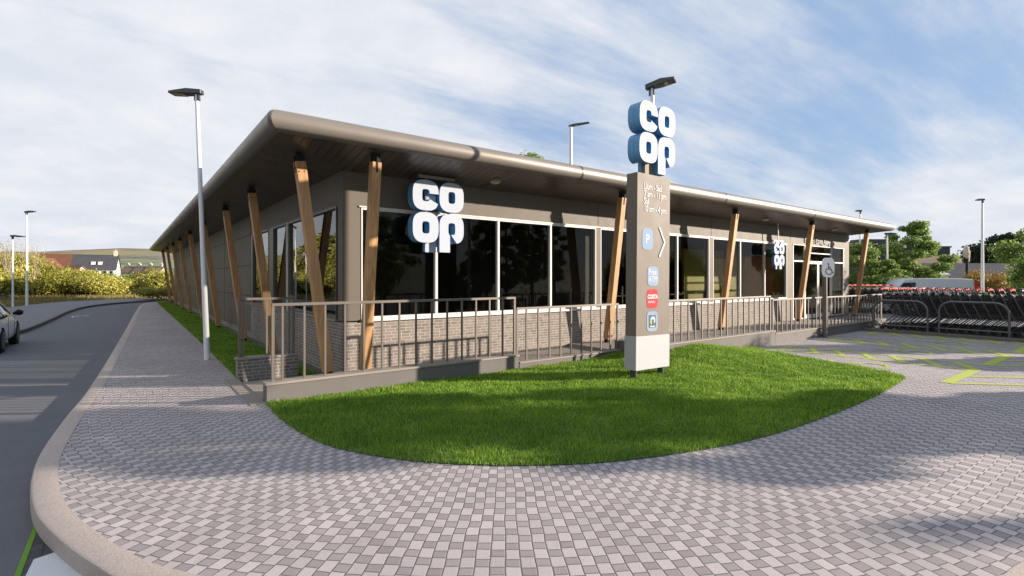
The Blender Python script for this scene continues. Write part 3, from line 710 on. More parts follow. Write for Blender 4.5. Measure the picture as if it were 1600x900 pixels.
# ------------------------------------------------------------------ totem sign on the lawn
tt = thing('totem_sign', 'tall taupe sign board on the lawn with opening hours and four letter crown', 'sign', (4.78,-4.36,.0), rot=(0, R(.8), 0))
W2 = .525
mb = MB(); mb.box(-W2,W2,0,.27,.86,4.09); mb.build('board', 'totem_grey', tt, bevel=.004)
mb = MB(); mb.box(-W2-.012,W2+.012,-.012,.282,.19,.86); mb.build('base_panel', 'totem_white', tt, bevel=.006)
for x in (-.42, .44): mb = MB(); mb.tube([(x,.135,-.05),(x,.135,.19)], .07, 14); mb.build('leg', 'dark_metal', tt, smooth=True)
mb = MB(); mb.box(-.18,.18,.09,.18,4.09,4.55); mb.box(-.05,.12,.11,.16,4.5,5.2); mb.build('crown_post', 'totem_grey', tt)
crown = thing('crown', '', None); del crown['label']; crown.parent = tt; crown.location = (.02,.135,5.02); 
bpy.data.objects.remove(crown)
class Off: pass
def flower_at(root, cell, thick, ox, oy, oz):
    for (ch, gx_, gy_) in (('c',-.5,.5),('o',.5,.5),('o',-.5,-.5),('p',.5,-.5)):
        mb = MB(); cx, cz = gx_*.98*cell, gy_*1.05*cell
        mb.prism([[(p[0]*cell+cx, p[1]*cell+cz) for p in l] for l in letter_loops(ch)], lambda u, v_, h: (u+ox, h+oy, v_+oz), -thick/2, -.004, wall_mat=1)
        mb.prism([[(-(p[0]*cell+cx), p[1]*cell+cz) for p in l] for l in letter_loops(ch)], lambda u, v_, h: (u+ox, h+oy, v_+oz), .004, thick/2, wall_mat=1)
        mb.build('letter', ['sign_face', 'sign_blue'], root)
flower_at(tt, .60, .30, .09, .135, 4.93)
fT = lambda x0, z0: (lambda u, v_, h: (x0+u, -.0075-h*.3, z0+v_))
text_mesh('Llum - Sad\n7 am - 11 pm\nSul\n10 am - 4 pm', .175, fT(-.33, 3.78), 'opening_hours', 'decal_white', tt, .003, .76, lines=.84, weight=.0025)
def plaque(cx, cz, a, b_, mt, d=0, name='plaque', e=4.5):
    mb = MB(); mb.prism([squircle(cx,cz,a,b_,36,e)], lambda u, v_, h: (u, h, v_), -.0055, -.0005); return mb.build(name, mt, tt)
plaque(-.20, 2.79, .17, .215, 'decal_blue'); text_mesh('P', .27, fT(-.27, 2.70), 'letter_p', 'decal_white', tt, .003, .9)
mb = MB(); mb.beam((.17,-.008,3.05),(.35,-.008,2.74), .012, .038, (0,1,0)); mb.beam((.35,-.009,2.76),(.17,-.009,2.45), .012, .038, (0,1,0)); mb.build('chevron', 'decal_white', tt)
plaque(-.02, 2.05, .175, .195, 'decal_blue'); text_mesh('Free\nATM', .17, fT(-.165, 2.08), 'free_atm_lettering', 'decal_white', tt, .003, .82, lines=.85)
plaque(-.03, 1.60, .175, .19, 'decal_red'); text_mesh('COSTA', .115, fT(-.19, 1.60), 'red_plaque_lettering', 'decal_white', tt, .003, .86, weight=.004)
text_mesh('EXPRESS', .062, fT(-.175, 1.51), 'red_plaque_small_lettering', 'decal_white', tt, .003, .98)
plaque(-.03, 1.14, .175, .20, 'decal_blue')
mb = MB(); mb.box(-.14,.08,-.009,-.0057,1.02,1.27); mb.build('black_square', 'decal_black', tt)
mb = MB(); mb.prism([[(-.11,1.21),(-.07,1.17),(-.055,1.10),(-.07,1.07),(-.10,1.12)]], lambda u, v_, h: (u, h, v_), -.012, -.0095); mb.build('emblem_leaf', 'decal_green', tt)
mb = MB(); mb.prism([[(-.05+.075*math.cos(R(a)), 1.165+.075*math.sin(R(a))) for a in range(-60, 190, 20)]+[(-.05+.035*math.cos(R(a)), 1.155+.035*math.sin(R(a))) for a in range(180, -60, -20)]], lambda u, v_, h: (u+.03, h, v_), -.012, -.0095); mb.build('emblem_swirl', 'decal_cyan', tt)
mb = MB(); mb.box(-.11,.05,-.012,-.0095,1.035,1.05); mb.build('emblem_text_bar', 'decal_white', tt)

# disabled parking sign
ds = thing('parking_sign', 'white rounded wheelchair sign on grey post before the concrete wall', 'sign', (15.32,-3.42,0))
mb = MB(); mb.tube([(0,0,0),(0,0,2.35)], .075, 14); mb.build('post', 'rail_metal', ds, smooth=True)
mb = MB(); mb.prism([squircle(0,2.38,.2,.33,40,3.6)], lambda u, v_, h: (u*RX-0, h+u*RY-.09, v_), -.03, 0); mb.build('sign_plate', 'sign_white', ds)
st_, hd = wheelchair_2d(0, 2.33, .36); mb = MB()
for i, (p, wd) in enumerate(st_):
    for a, b_ in zip(p, p[1:]): mb.beam((a[0]*RX, a[0]*RY-.124-i*.001, a[1]), (b_[0]*RX, b_[0]*RY-.124-i*.001, b_[1]), .004, wd, (-RY,RX,0))
mb.prism([[(hd[0]+hd[2]*math.cos(R(q)), hd[1]+hd[2]*math.sin(R(q))) for q in range(0, 360, 30)]], lambda u, v_, h: (u*RX, h+u*RY-.1, v_), -.026, -.02)
mb.build('wheelchair_symbol', 'decal_black', ds)

# ------------------------------------------------------------------ walls and railings
def wall(name, label, boxes, mt, cap=None):
    mb = MB()
    for b_ in boxes: mb.box(*b_)
    o = mb.build(name, mt, bevel=.008); tag(o, label, 'wall')
    if cap:
        mb = MB()
        for b_ in cap: mb.box(*b_)
        mb.build('coping', 'concrete_pale', o, bevel=.006)
    return o
wall('retaining_wall', 'low concrete wall between lawn and walkway, nearest to the corner', [(-1.9,3.2,-2.0,-1.75,-.15,.29)], 'concrete', [(-1.92,3.22,-2.02,-1.73,.292,.33)])
wall('retaining_wall', 'lower concrete wall just left of the tall sign', [(3.22,6.58,-2.0,-1.75,-.15,.13)], 'concrete', [(3.23,6.6,-2.015,-1.735,.132,.165)])
wall('retaining_wall', 'long concrete wall between grass mound and walkway, right of tall sign', [(6.6,12.1,-3.3,-3.05,-.15,.39),(6.6,6.85,-3.05,-1.75,-.15,.39)], 'concrete', [(6.59,12.11,-3.32,-3.03,.392,.43)])
wall('retaining_wall', 'concrete wall behind the painted parking bays, leading to the trolleys', [(12.1,21.6,-3.3,-3.05,-.15,.30)], 'concrete', [(12.112,21.6,-3.32,-3.03,.302,.335)])
wall('brick_wall', 'short low brick wall at the walkway mouth by the pavement', [(-1.89,-.74,.62,.86,-.2,.36)], 'brick', [(-1.92,-.71,.6,.88,.362,.40)])
def railing(label, a, b_, z0, z1, step, first=.02, ends=(1, 1), top=(.06,.05)):
    """straight railing from a to b (xy)"""
    L = math.hypot(b_[0]-a[0], b_[1]-a[1]); ang = math.atan2(b_[1]-a[1], b_[0]-a[0])
    r = thing('railing', label, 'railing', (a[0], a[1], z0), ang); H = z1-z0
    mb = MB(); mb.box(0, L, -top[0]/2, top[0]/2, H-top[1], H); mb.build('top_rail', 'rail_metal', r, bevel=.006)
    for e_, x in zip(ends, (0, L-.045)):
        if e_: mb = MB(); mb.box(x, x+.045, -.0225, .0225, 0, H-top[1]); mb.build('end_post', 'rail_metal', r)
    x = first; proto = None
    while x < L-.06:
        if proto is None:
            mb = MB(); mb.box(-.016,.016,-.016,.016,0,H-top[1]-.001); proto = mb.build('baluster', 'rail_metal', r); proto.location = (x,0,0)
        else: c_ = proto.copy(); COL.objects.link(c_); c_.parent = r; c_.location = (x,0,0)
        x += step
    return r
railing('taupe railing on the nearest concrete wall in front of the corner', (-1.8,-1.87), (3.2,-1.87), .33, 1.60, .345, .17)
railing('lower taupe railing on the wall just left of the tall sign', (3.22,-1.87), (6.6,-1.87), .165, 1.36, .347, .30)
railing('taupe railing above the grass mound right of the tall sign', (6.62,-3.17), (12.05,-3.17), .43, 1.48, .302, .26)
railing('long taupe railing behind the parking bays up to the trolley bay', (12.16,-3.17), (21.5,-3.17), .335, 1.37, .308, .33)
railing('short taupe railing standing on the low brick wall', (-1.86,.74), (-.78,.74), .40, 1.61, .44, .09)

# ------------------------------------------------------------------ street lamps
def lamp_head(parent, H, L=.78, tilt=8):
    """flat luminaire pointing along local +x"""
    a = math.tan(R(tilt))
    def P(x, y, z): return (x, y, H+z+x*a)
    mb = MB(); vs = [P(-.14,-.09,0),(P(-.14,.09,0)),P(-.14,-.09,.14),P(-.14,.09,.14), P(.2,-.16,0),P(.2,.16,0),P(.2,-.15,.17),P(.2,.15,.17), P(L,-.16,.02),P(L,.16,.02),P(L,-.15,.10),P(L,.15,.10)]
    vs = [(p[0], p[1]*.85, H+(p[2]-H)*(.75)) for p in vs]; mb.add(vs, [(0,1,3,2),(0,2,6,4),(1,5,7,3),(2,3,7,6),(4,6,10,8),(5,9,11,7),(6,7,11,10),(8,10,11,9),(0,4,5,1),(4,8,9,5)])
    h = mb.build('lamp_head', 'dark_metal', parent, bevel=.012)
    mb = MB(); mb.add([P(.27,-.125,-.012),P(L-.05,-.13,.006),P(L-.05,.13,.006),P(.27,.125,-.012)], [(3,2,1,0)]); mb.build('lens', 'lamp_lens', h, recalc=False)
def lamp(label, loc, H, rz, heads=1, r0=.062, r1=.042, rot=None, L=.78, grey=False, tilt=8):
    t_ = thing('street_lamp', label, 'street lamp', loc, rz, 'street lamps around the shop', rot=rot)
    mb = MB(); mb.tube([(0,0,-.02),(0,0,.9),(0,0,H)], [r0*1.15, r0*1.05, r1], 14); mb.build('pole', 'white_pole', t_, smooth=True)
    mb = MB(); mb.box(-.07,.05,-.035,.035,H-.16,H+.02); mb.build('collar', 'dark_metal', t_)
    lamp_head(t_, H, L, tilt)
    return t_
LR = R(-YAW)                                          # heads along the camera's right
# lean of the first lamp is real in the picture
def lean(px_per, h): return 0
la = lamp('white street lamp on the block pavement beside the grass strip, head to the left', (-2.06,3.76,0), 6.56, 0, tilt=2, L=.64)
la.rotation_euler = (Matrix.Rotation(LR+R(178), 4, 'Z') @ Matrix.Rotation(R(2.35), 4, 'Y')).to_euler()
lb = lamp('white street lamp rising just behind the tall sign', (*at(1026, 11.3)[:2], .02), 6.2, LR-R(28), L=.50)
lb.rotation_euler = (Matrix.Rotation(R(-YAW-28), 4, 'Z') @ Matrix.Rotation(R(-.9), 4, 'Y')).to_euler()
lamp('tall lamp mast showing above the roof edge left of the tall sign', (*at(892, 33)[:2], 0), 11.8, LR-R(20), r0=.14, r1=.10, L=1.2, tilt=6)
lamp('tall white lamp post behind the shrubs, head to the right, left of road bend', (*at(42, 37.6)[:2], 0), 6.85, LR+R(5), r0=.075, r1=.04, L=.55)
lamp('shorter white lamp post at the far left edge behind the car', (*at(20, 36.0)[:2], 0), 4.95, LR, r0=.055, r1=.035, L=.8, tilt=-2)
lamp('street lamp whose dark head shows just above the far end of the roof', (*at(1344, 36.6)[:2], -.1), 6.9, LR+R(80), r0=.07, r1=.05, L=.5)
lamp('street lamp between the green trees right of the shop, head to the right', (*at(1386, 33.6)[:2], -.1), 5.0, LR, r0=.07, r1=.05, L=.6, tilt=-1)
lamp('plain white street lamp standing alone behind the trolleys', (*at(1535, 31.5)[:2], -.14), 6.95, LR+R(70), r0=.085, r1=.055, L=.6)

# ------------------------------------------------------------------ hoop barriers and trolleys
def hoop(label, a, b_, H):
    L = math.hypot(b_[0]-a[0], b_[1]-a[1]); ang = math.atan2(b_[1]-a[1], b_[0]-a[0])
    t_ = thing('hoop_barrier', label, 'barrier', (a[0], a[1], .1), ang, 'hoop barriers'); rr = .36; pts = [(0,0,-.05),(0,0,H-rr)]
    for k in range(1, 9): th = R(90*k/8); pts.append((rr-rr*math.cos(th),0,H-rr+rr*math.sin(th)))
    for k in range(0, 9): th = R(90*k/8); pts.append((L-rr+rr*math.sin(th),0,H-rr+rr*math.cos(th)))
    pts.append((L,0,-.05)); mb = MB(); mb.tube(pts, .036, 12); mb.build('hoop', 'galv', t_, smooth=True)
    mb = MB(); mb.tube([(.03,0,.16),(L-.03,0,.16)], .026, 10); mb.build('cross_tube', 'galv', t_, smooth=True)
hoop('grey hoop barrier nearest to the railing in front of the trolleys', (19.2,-3.62), (19.22,-5.27), 1.08)
hoop('grey hoop barrier in front of the trolleys at the right edge', (19.2,-5.6), (19.05,-7.42), 1.10)
def make_trolley(label):
    """forward = -y; handle end at y=0; 1.6 m tall at this scene's scale"""
    t_ = thing('shopping_trolley', label, 'trolley')
    hw = .36
    mb = MB()
    m2 = MB()
    for s_ in (-1, 1):
        mb.tube([(s_*hw,.02,1.56),(s_*hw,-.12,1.2),(s_*hw*.95,-.36,.62),(s_*hw*.9,-.42,.55)], .016, 6)
        m2.tube([(s_*hw*.9,-.40,.58),(s_*hw,.02,.2)], .013, 6)
        m2.tube([(s_*hw,.02,.2),(s_*hw*.75,-1.3,.17)], .016, 6); m2.tube([(s_*hw*.9,-.42,.55),(s_*hw*.72,-1.35,.66)], .012, 6)
    mb.tube([(-hw,-.09,1.27),(hw,-.09,1.27)], .012, 6); m2.tube([(-hw,.02,.2),(hw,.02,.2)], .013, 6); m2.tube([(-hw*.75,-1.3,.17),(hw*.75,-1.3,.17)], .013, 6); m2.build('chassis', 'basket_wire', t_, smooth=True)
    mb.build('frame', 'chrome', t_, smooth=True)
    mb = MB()
    A = [(-hw,-.02,1.36),(hw,-.02,1.36),(hw*.78,-1.38,1.18),(-hw*.78,-1.38,1.18)]
    Bt = [(-hw*.9,-.36,.66),(hw*.9,-.36,.66),(hw*.72,-1.3,.74),(-hw*.72,-1.3,.74)]
    for i in range(4):
        mb.tube([A[i], A[(i+1)%4]], .010, 5); mb.tube([Bt[i], Bt[(i+1)%4]], .008, 5)
        a0, a1, b0, b1 = [Vector(q) for q in (A[i], A[(i+1)%4], Bt[i], Bt[(i+1)%4])]
        n_ = 13 if i in (1, 3) else 7
        for k in range(n_+1):
            f_ = k/n_; mb.tube([a0.lerp(a1, f_), b0.lerp(b1, f_)], .0048, 3, False)
        for g_ in (.35, .7): mb.tube([a0.lerp(b0, g_), a1.lerp(b1, g_)], .005, 3, False)
    for k in range(1, 8): f_ = k/8; mb.tube([Vector(Bt[0]).lerp(Vector(Bt[1]), f_), Vector(Bt[3]).lerp(Vector(Bt[2]), f_)], .0045, 3, False)
    mb.build('basket', 'basket_wire', t_)
    mb = MB(); mb.tube([(-hw-.02,.03,1.58),(hw+.02,.03,1.58)], .026, 8); mb.box(-.16,.16,-.0,.10,1.57,1.63); mb.build('handle', 'red_plastic', t_, smooth=True)
    mb = MB(); mb.box(-hw*.85,hw*.85,-.05,-.03,1.2,1.44); mb.build('child_flap', 'black_plastic', t_)
    for (x, y) in ((-hw,0),(hw,0),(-hw*.75,-1.28),(hw*.75,-1.28)):
        mb = MB(); mb.tube([(x-.018,y,.07),(x+.018,y,.07)], .07, 12); wq = mb.build('wheel', 'rubber', t_); mb = MB(); mb.beam((x,y,.07),(x,y,.2), .03, .05); mb.build('fork', 'galv', wq)
    return t_
tro = None
def trow(x, y0, n_, lab0, grp, rz=0, z=.03, dx=0, dy=-.28):
    global tro
    for k in range(n_):
        loc = (x+dx*k+random.uniform(-.012, .012), y0+dy*k+random.uniform(-.012, .012), z)
        nth = ['first','second','third','fourth','fifth','sixth','seventh','eighth','ninth','tenth'][k] if k < 10 else str(k+1)+('st' if k == 20 else 'nd' if k == 21 else 'rd' if k == 22 else 'th')
        lab = nth+' wire trolley from the '+lab0
        if tro is None: tro = make_trolley(lab); tro['group'] = grp; tro.location = loc; tro.rotation_euler = (0,0,rz)
        else:
            c_ = dup(tro, loc, rz+random.uniform(-.012, .012), lab, grp)
            if 'second' in grp or 'third' in grp or (x == 20.0 and k > 13):
                for h_ in c_.children:
                    if h_.name.startswith('handle'): h_.material_slots[0].link = 'OBJECT'; h_.material_slots[0].material = MATS['dark_metal']
trow(20.0, -3.75, 24, 'walkway end in the row right behind the hoop barriers', 'trolleys in the row behind the hoops', dx=-.006)
trow(20.95, -3.55, 24, 'walkway end in the second row back from the hoops', 'trolleys in the second row')
trow(21.9, -3.7, 24, 'walkway end in the third row back from the hoops', 'trolleys in the third row')
trow(29.6, 3.4, 16, 'left in the far group seen past the last timber strut', 'trolleys in the far group', dx=.10, dy=-.28)
trow(30.7, 3.1, 12, 'left in the rear row of the far group below trees', 'trolleys at the back of the far group', dx=.10, dy=-.28)

# ------------------------------------------------------------------ vehicles
def loft(mb, stations, ns=1):
    """stations: (x, [(y,z)...]) closed rings"""
    n = len(stations[0][1]); vs = [(x, p[0], p[1]) for x, r_ in stations for p in r_]
    fs = [(i*n+k, i*n+(k+1)%n, (i+1)*n+(k+1)%n, (i+1)*n+k) for i in range(len(stations)-1) for k in range(n)]
    fs += [tuple(range(n))[::-1], tuple(range((len(stations)-1)*n, len(stations)*n))]
    mb.add(vs, fs)
def ring(hb, hm, ht, zb, zm, zt):
    return [(-hb,zb),(-hm,zb+.12),(-hm*1.01,zm),(-ht,zt-.03),(-ht*.8,zt),(ht*.8,zt),(ht,zt-.03),(hm*1.01,zm),(hm,zb+.12),(hb,zb)]
def wheel(par, x, y, r, w_=.2):
    mb = MB(); s_ = 1 if y > 0 else -1
    mb.tube([(x,y-s_*w_,r),(x,y-s_*.02,r),(x,y,r)], [r,r,r*.94], 28); wq = mb.build('wheel', 'rubber', par, smooth=True)
    mb = MB(); mb.tube([(x,y-s_*.03,r),(x,y+s_*.004,r)], r*.22, 12)
    for k in range(10):
        a = 2*math.pi*k/10; mb.beam((x+math.cos(a)*r*.15,y+s_*.006,r+math.sin(a)*r*.15),(x+math.cos(a)*r*.68,y+s_*.006,r+math.sin(a)*r*.68), .035, .02, (0,1,0))
    mb.tube([(x+math.cos(2*math.pi*k/24)*r*.68, y+s_*.004, r+math.sin(2*math.pi*k/24)*r*.68) for k in range(25)], .02, 5, False); mb.build('rim', 'rim_metal', wq)
    mb = MB(); mb.tube([(x,y-s_*.16,r),(x,y+s_*.0035,r)], r+.055, 28); mb.build('wheel_arch', 'black_plastic', par)
car = thing('parked_car', 'pale silver saloon car half cut off by the left edge on the road', 'car', (-7.4, 11.2, -.14), R(90))
# local x forward; car nose at x=+2.25
mb = MB(); st = []
for x, zt, hm in ((-2.2,.72,.72),(-2.15,.95,.84),(-1.5,1.02,.9),(-.5,1.0,.91),(.6,.99,.91),(1.2,.95,.9),(1.75,.86,.87),(2.05,.76,.8),(2.2,.62,.66),(2.23,.5,.6)):
    st.append((x, ring(hm*.9, hm, hm*.86, .24, .66 if zt > .75 else zt*.8, zt)))
loft(mb, st); mb.build('body', 'car_white', car, smooth=True)
mb = MB(); st = []
for x, zt, hb_, ht in ((-1.75,1.02,.78,.7),(-1.1,1.36,.80,.60),(-.4,1.46,.82,.60),(.1,1.45,.82,.60),(.6,1.26,.82,.66),(1.12,.99,.82,.74)):
    st.append((x, [(-hb_,.95),(-hb_*.98,1.0),(-ht,max(zt-.04,1.0)),(-ht*.8,zt),(ht*.8,zt),(ht,max(zt-.04,1.0)),(hb_*.98,1.0),(hb_,.95)]))
loft(mb, st); mb.build('glasshouse', 'glass_dark', car, smooth=True)
mb = MB(); mb.box(-1.0,.1,-.55,.55,1.455,1.485)
for s_ in (-1, 1):
    mb.tube([(-1.75,s_*.76,1.03),(-1.05,s_*.61,1.36),(-.4,s_*.61,1.45),(.1,s_*.61,1.44),(.6,s_*.67,1.25),(1.14,s_*.77,.99)], .03, 8); mb.beam((-.35,s_*.83,1.0),(-.3,s_*.62,1.44), .06, .02)
mb.build('roof', 'car_white', car, smooth=True)
for s_ in (-1, 1):
    mb = MB(); mb.tube([(.72,s_*.86,1.02),(.74,s_*1.0,1.06),(.73,s_*1.1,1.05)], [.03,.1,.06], 10); mb.build('wing_mirror', 'black_plastic', car, smooth=True)
    mb = MB(); mb.box(.62,.64,s_*.915,s_*.922,.35,.97); mb.box(-.48,-.46,s_*.915,s_*.922,.35,.97); mb.build('door_gap', 'black_plastic', car)
    mb = MB(); mb.box(-.42,-.2,s_*.915,s_*.95,.84,.87); mb.build('door_handle', 'car_white', car)
    mb = MB(); mb.beam((1.7,s_*.86,.68),(2.1,s_*.74,.62), .03, .12, (0,1,0)); mb.build('headlight', 'glass_dark', car)
    for x in (1.32, -1.3): wheel(car, x, s_*.91, .335)
vx0 = at(1437, 31.5); van = thing('parked_van', 'pale grey panel van parked behind the shopping trolleys', 'van', (vx0[0], vx0[1], -.14), LR+R(180))
mb = MB(); st = []     # local x forward = screen left
for x, zt, hm, ht in ((-2.72,2.0,.8,.68),(-2.6,2.12,.94,.80),(-1.5,2.17,.96,.82),(.9,2.17,.96,.82),(1.5,2.08,.95,.80),(2.0,1.66,.95,.84),(2.3,1.32,.94,.84),(2.85,1.12,.88,.75),(3.0,.8,.8,.6)):
    st.append((x, ring(hm*.9, hm, ht, .25, 1.15 if zt > 1.3 else zt*.8, zt)))
loft(mb, st); mb.build('body', 'van_grey', van, smooth=True)
for s_ in (-1, 1):
    mb = MB(); mb.prism([[(.95,1.28),(2.1,1.26),(1.98,1.52),(1.62,1.9),(.95,1.92)]], lambda u, v_, h: (u, s_*(h-(v_-1.15)*.13), v_), .90, .985); mb.build('side_window', 'glass_dark', van)
    mb = MB(); mb.box(-2.78,-2.6,s_*.78,s_*.93,1.2,1.95); mb.build('tail_light', 'red_lens', van)
    for x in (2.1, -1.7): wheel(van, x, s_*.96, .36)
mb = MB()
for s_ in (-1, 1): mb.box(-2.79,-2.7,s_*.06,s_*.72,1.3,1.95)
mb.parts('rear_window', 'glass_dark', van)

# ------------------------------------------------------------------ foliage
def leaf_mesh(name, blobs, n, size, matn, seed=0, parent=None, loc=None, droop=.0):
    """leaf cards spread through a set of ellipsoids, denser near their skins, so gaps and clumps show"""
    rg = np.random.RandomState(seed); vol = np.array([b_[3]*b_[4]*b_[5] for b_ in blobs])**(.75); pr = vol/vol.sum()
    idx = rg.choice(len(blobs), n, p=pr); bl = np.array(blobs)[idx]
    d = rg.normal(size=(n, 3)); d /= np.linalg.norm(d, axis=1)[:, None]; r_ = rg.rand(n)**.42
    c_ = bl[:, :3]+d*bl[:, 3:6]*r_[:, None]*(1+.12*rg.normal(size=(n, 1)))
    nrm = d*.7+rg.normal(size=(n, 3))*.7+np.array([0, 0, .35]); nrm /= np.linalg.norm(nrm, axis=1)[:, None]
    u = np.cross(nrm, rg.normal(size=(n, 3))); u /= np.linalg.norm(u, axis=1)[:, None]; v_ = np.cross(nrm, u)
    s_ = size*(.6+.8*rg.rand(n))[:, None]
    V = np.stack([c_-u*s_, c_-v_*s_*.55+u*s_*.1, c_+u*s_, c_+v_*s_*.55+u*s_*.1], 1)
    me = bpy.data.meshes.new(name); me.vertices.add(n*4); me.vertices.foreach_set('co', V.reshape(-1).astype(np.float32))
    me.loops.add(n*4); me.loops.foreach_set('vertex_index', np.arange(n*4, dtype=np.int32))
    me.polygons.add(n); me.polygons.foreach_set('loop_start', np.arange(0, n*4, 4, dtype=np.int32)); me.polygons.foreach_set('loop_total', np.full(n, 4, dtype=np.int32))
    me.materials.append(MATS[matn]); me.update(); me.validate()
    o = bpy.data.objects.new(name, me); COL.objects.link(o)
    if parent: o.parent = parent
    if loc: o.location = loc
    return o
def make_tree(name, label, H, cr, loc, leafm='leaf_green', n=9000, leaf=.10, seed=1, trunk_h=.28, tall=1.0, group=None, barkm='bark', nb=26, r0=None):
    rg = random.Random(seed); t_ = thing(name, label, 'tree', loc, rg.random()*6, group); r0 = r0 or H*.017
    mb = MB(); th = H*trunk_h; top = (rg.uniform(-.1,.1), rg.uniform(-.1,.1), H*.86)
    mb.tube([(0,0,-.1),(.02,.01,th),(top[0]*.6,top[1]*.6,H*.6),top], [r0,r0*.8,r0*.45,r0*.12], 9)
    blobs = []
    for i in range(nb):
        f_ = (i+.5)/nb; zc = th*.9+(H-th)*f_*.97; env = math.sin(math.pi*min(1, (f_*.82+.14)))**.75*cr*tall
        a = i*2.4+rg.uniform(-.4,.4); rad = env*rg.uniform(.35,.9); px, py = math.cos(a)*rad, math.sin(a)*rad
        s_ = cr*rg.uniform(.22,.40)*(1-.35*f_); blobs.append((px, py, zc, s_*1.15, s_*1.15, s_*.62))
        z0 = max(th*.8, zc-rad*.6); mb.tube([(top[0]*z0/H,top[1]*z0/H,z0),(px*.5,py*.5,(z0+zc)/2+.05*H*.3),(px,py,zc)], [r0*.32*(1.1-f_),r0*.2*(1.1-f_),r0*.05], 5)
    blobs.append((top[0],top[1],H*.9,cr*.22,cr*.22,H*.09))
    mb.build('trunk', barkm, t_, smooth=True); leaf_mesh('crown', blobs, n, leaf, leafm, seed, t_)
    return t_
def make_bush(name, label, w_, d_, h, loc, leafm, n=3500, leaf=.10, seed=1, group=None, cat='shrub'):
    rg = random.Random(seed); t_ = thing(name, label, cat, loc, rg.random()*6, group); blobs = []
    mb = MB()
    for i in range(16):
        a = i*2.4; rr = math.sqrt(rg.random())*.75; x, y = math.cos(a)*rr*w_/2, math.sin(a)*rr*d_/2; zc = h*rg.uniform(.25,.80)*(1-.45*rr)
        s_ = rg.uniform(.2,.34); blobs.append((x, y, zc, w_*s_*.8, d_*s_*.8, h*s_*.75))
        mb.tube([(x*.2,y*.2,-.1),(x*.6,y*.6,zc*.6),(x,y,zc+h*.1)], [.05,.03,.01], 4)
    mb.build('stem', 'bark', t_); leaf_mesh('foliage', blobs, n, leaf, leafm, seed, t_)
    return t_
# right of the shop
def T(px, d, z=-.1): p = at(px, d, z); return p
make_tree('young_tree', 'light green young tree in the middle behind the trolleys, taller than its neighbours', 6.2, 2.15, T(1427,36), n=22000, leaf=.085, seed=3, trunk_h=.2, group='trees right of the shop')
make_tree('young_tree', 'bushy green tree just right of the last timber strut', 4.5, 2.2, T(1345,34), n=12000, leaf=.085, seed=8, trunk_h=.12, group='trees right of the shop')
make_tree('young_tree', 'small dark green tree between the two larger ones behind trolleys', 3.4, 1.3, T(1387,33), n=7000, leaf=.07, seed=12, trunk_h=.15, leafm='leaf_green', group='trees right of the shop')
make_tree('young_tree', 'green tree cut off by the right edge of the picture', 5.6, 2.4, T(1648,27), n=13000, leaf=.09, seed=21, trunk_h=.22, group='trees right of the shop')
make_tree('broad_tree', 'dark broad tree behind the slate roof at far right', 8.6, 6.0, T(1578,76,0), n=12000, leaf=.22, seed=31, trunk_h=.15, leafm='leaf_dark')
make_tree('broad_tree', 'lower dark tree at the left end of the dark crown mass', 6.6, 3.6, T(1535,74,0), n=7000, leaf=.2, seed=33, trunk_h=.15, leafm='leaf_dark')
make_tree('tall_tree', 'tall tree behind the shop, only its tip shows over the roof', 11.7, 3.0, T(820,38), n=9000, leaf=.12, seed=41, group=None)
make_bush('golden_shrub', 'golden yellow rounded shrub behind the white lamp post', 4.6, 3.0, 3.5, T(1543,40,0), 'leaf_gold', 8000, .09, 5)
for i, (px, h, sd_) in enumerate(((1512,1.7,6),(1548,1.9,7),(1590,2.0,8))):
    make_bush('hedge_section', ('short green hedge section left of the white lamp post', 'dark green hedge section below the golden shrub', 'dark green hedge section at the right edge of the picture')[i], 3.4, 1.6, h, T(px,34,-.1), 'leaf_dark' if i else 'leaf_green', 4500, .07, sd_, 'dark hedge behind the trolleys')
# trees out on the car park beyond the right edge: they throw the dappled shade and mirror in the glass
OFF = [  # camera-right, depth, height, crown, leaves
 (17.5,8.5,7.6,1.45,13000,2),(24,8.6,8.6,1.5,11000,9),(17.0,7.35,6.8,1.2,11000,11),(31,8.9,9.4,1.6,9000,4),(13.0,7.7,3.2,1.1,6500,5),(22,5.2,5.0,.8,900,6),(17,.0,5.5,1.8,2500,7),(13,-3,7,2.6,6000,8),(28,-6,8,3,5000,14)]
for (cx, dd, h, cr, nl, sd_) in OFF:
    p = (CAM[0]+cx*RX+dd*FX, CAM[1]+cx*RY+dd*FY, -.14)
    car_t = make_tree('car_park_tree', ('tall','narrow tall','tallest narrow','short round','bushy low','small sparse','broad leafy','wide spreading','broad tall','low dense','slim tall')[sd_ % 11]+' green tree on the car park beyond the right edge', h, cr, p, n=nl, leaf=.15, seed=sd_, trunk_h=.25, group='trees on the car park')
for i, (cx, dd, w_, d_, h) in enumerate(((14.2,12.1,2.0,1.6,1.8),(21,15.2,2.2,2.7,4.2),(25,19.4,2.4,3.4,5.0))):  # unseen shrubs added to throw low shade over the bays and wall
    make_bush('shade_shrub', ('low','tall','tallest')[i]+' green shrub added out of view on the right to cast shade', w_, d_, h*1.1, (CAM[0]+cx*RX+dd*FX, CAM[1]+cx*RY+dd*FY, -.1), 'leaf_green', 8000, .09, 60+i, 'added shade shrubs out of view')
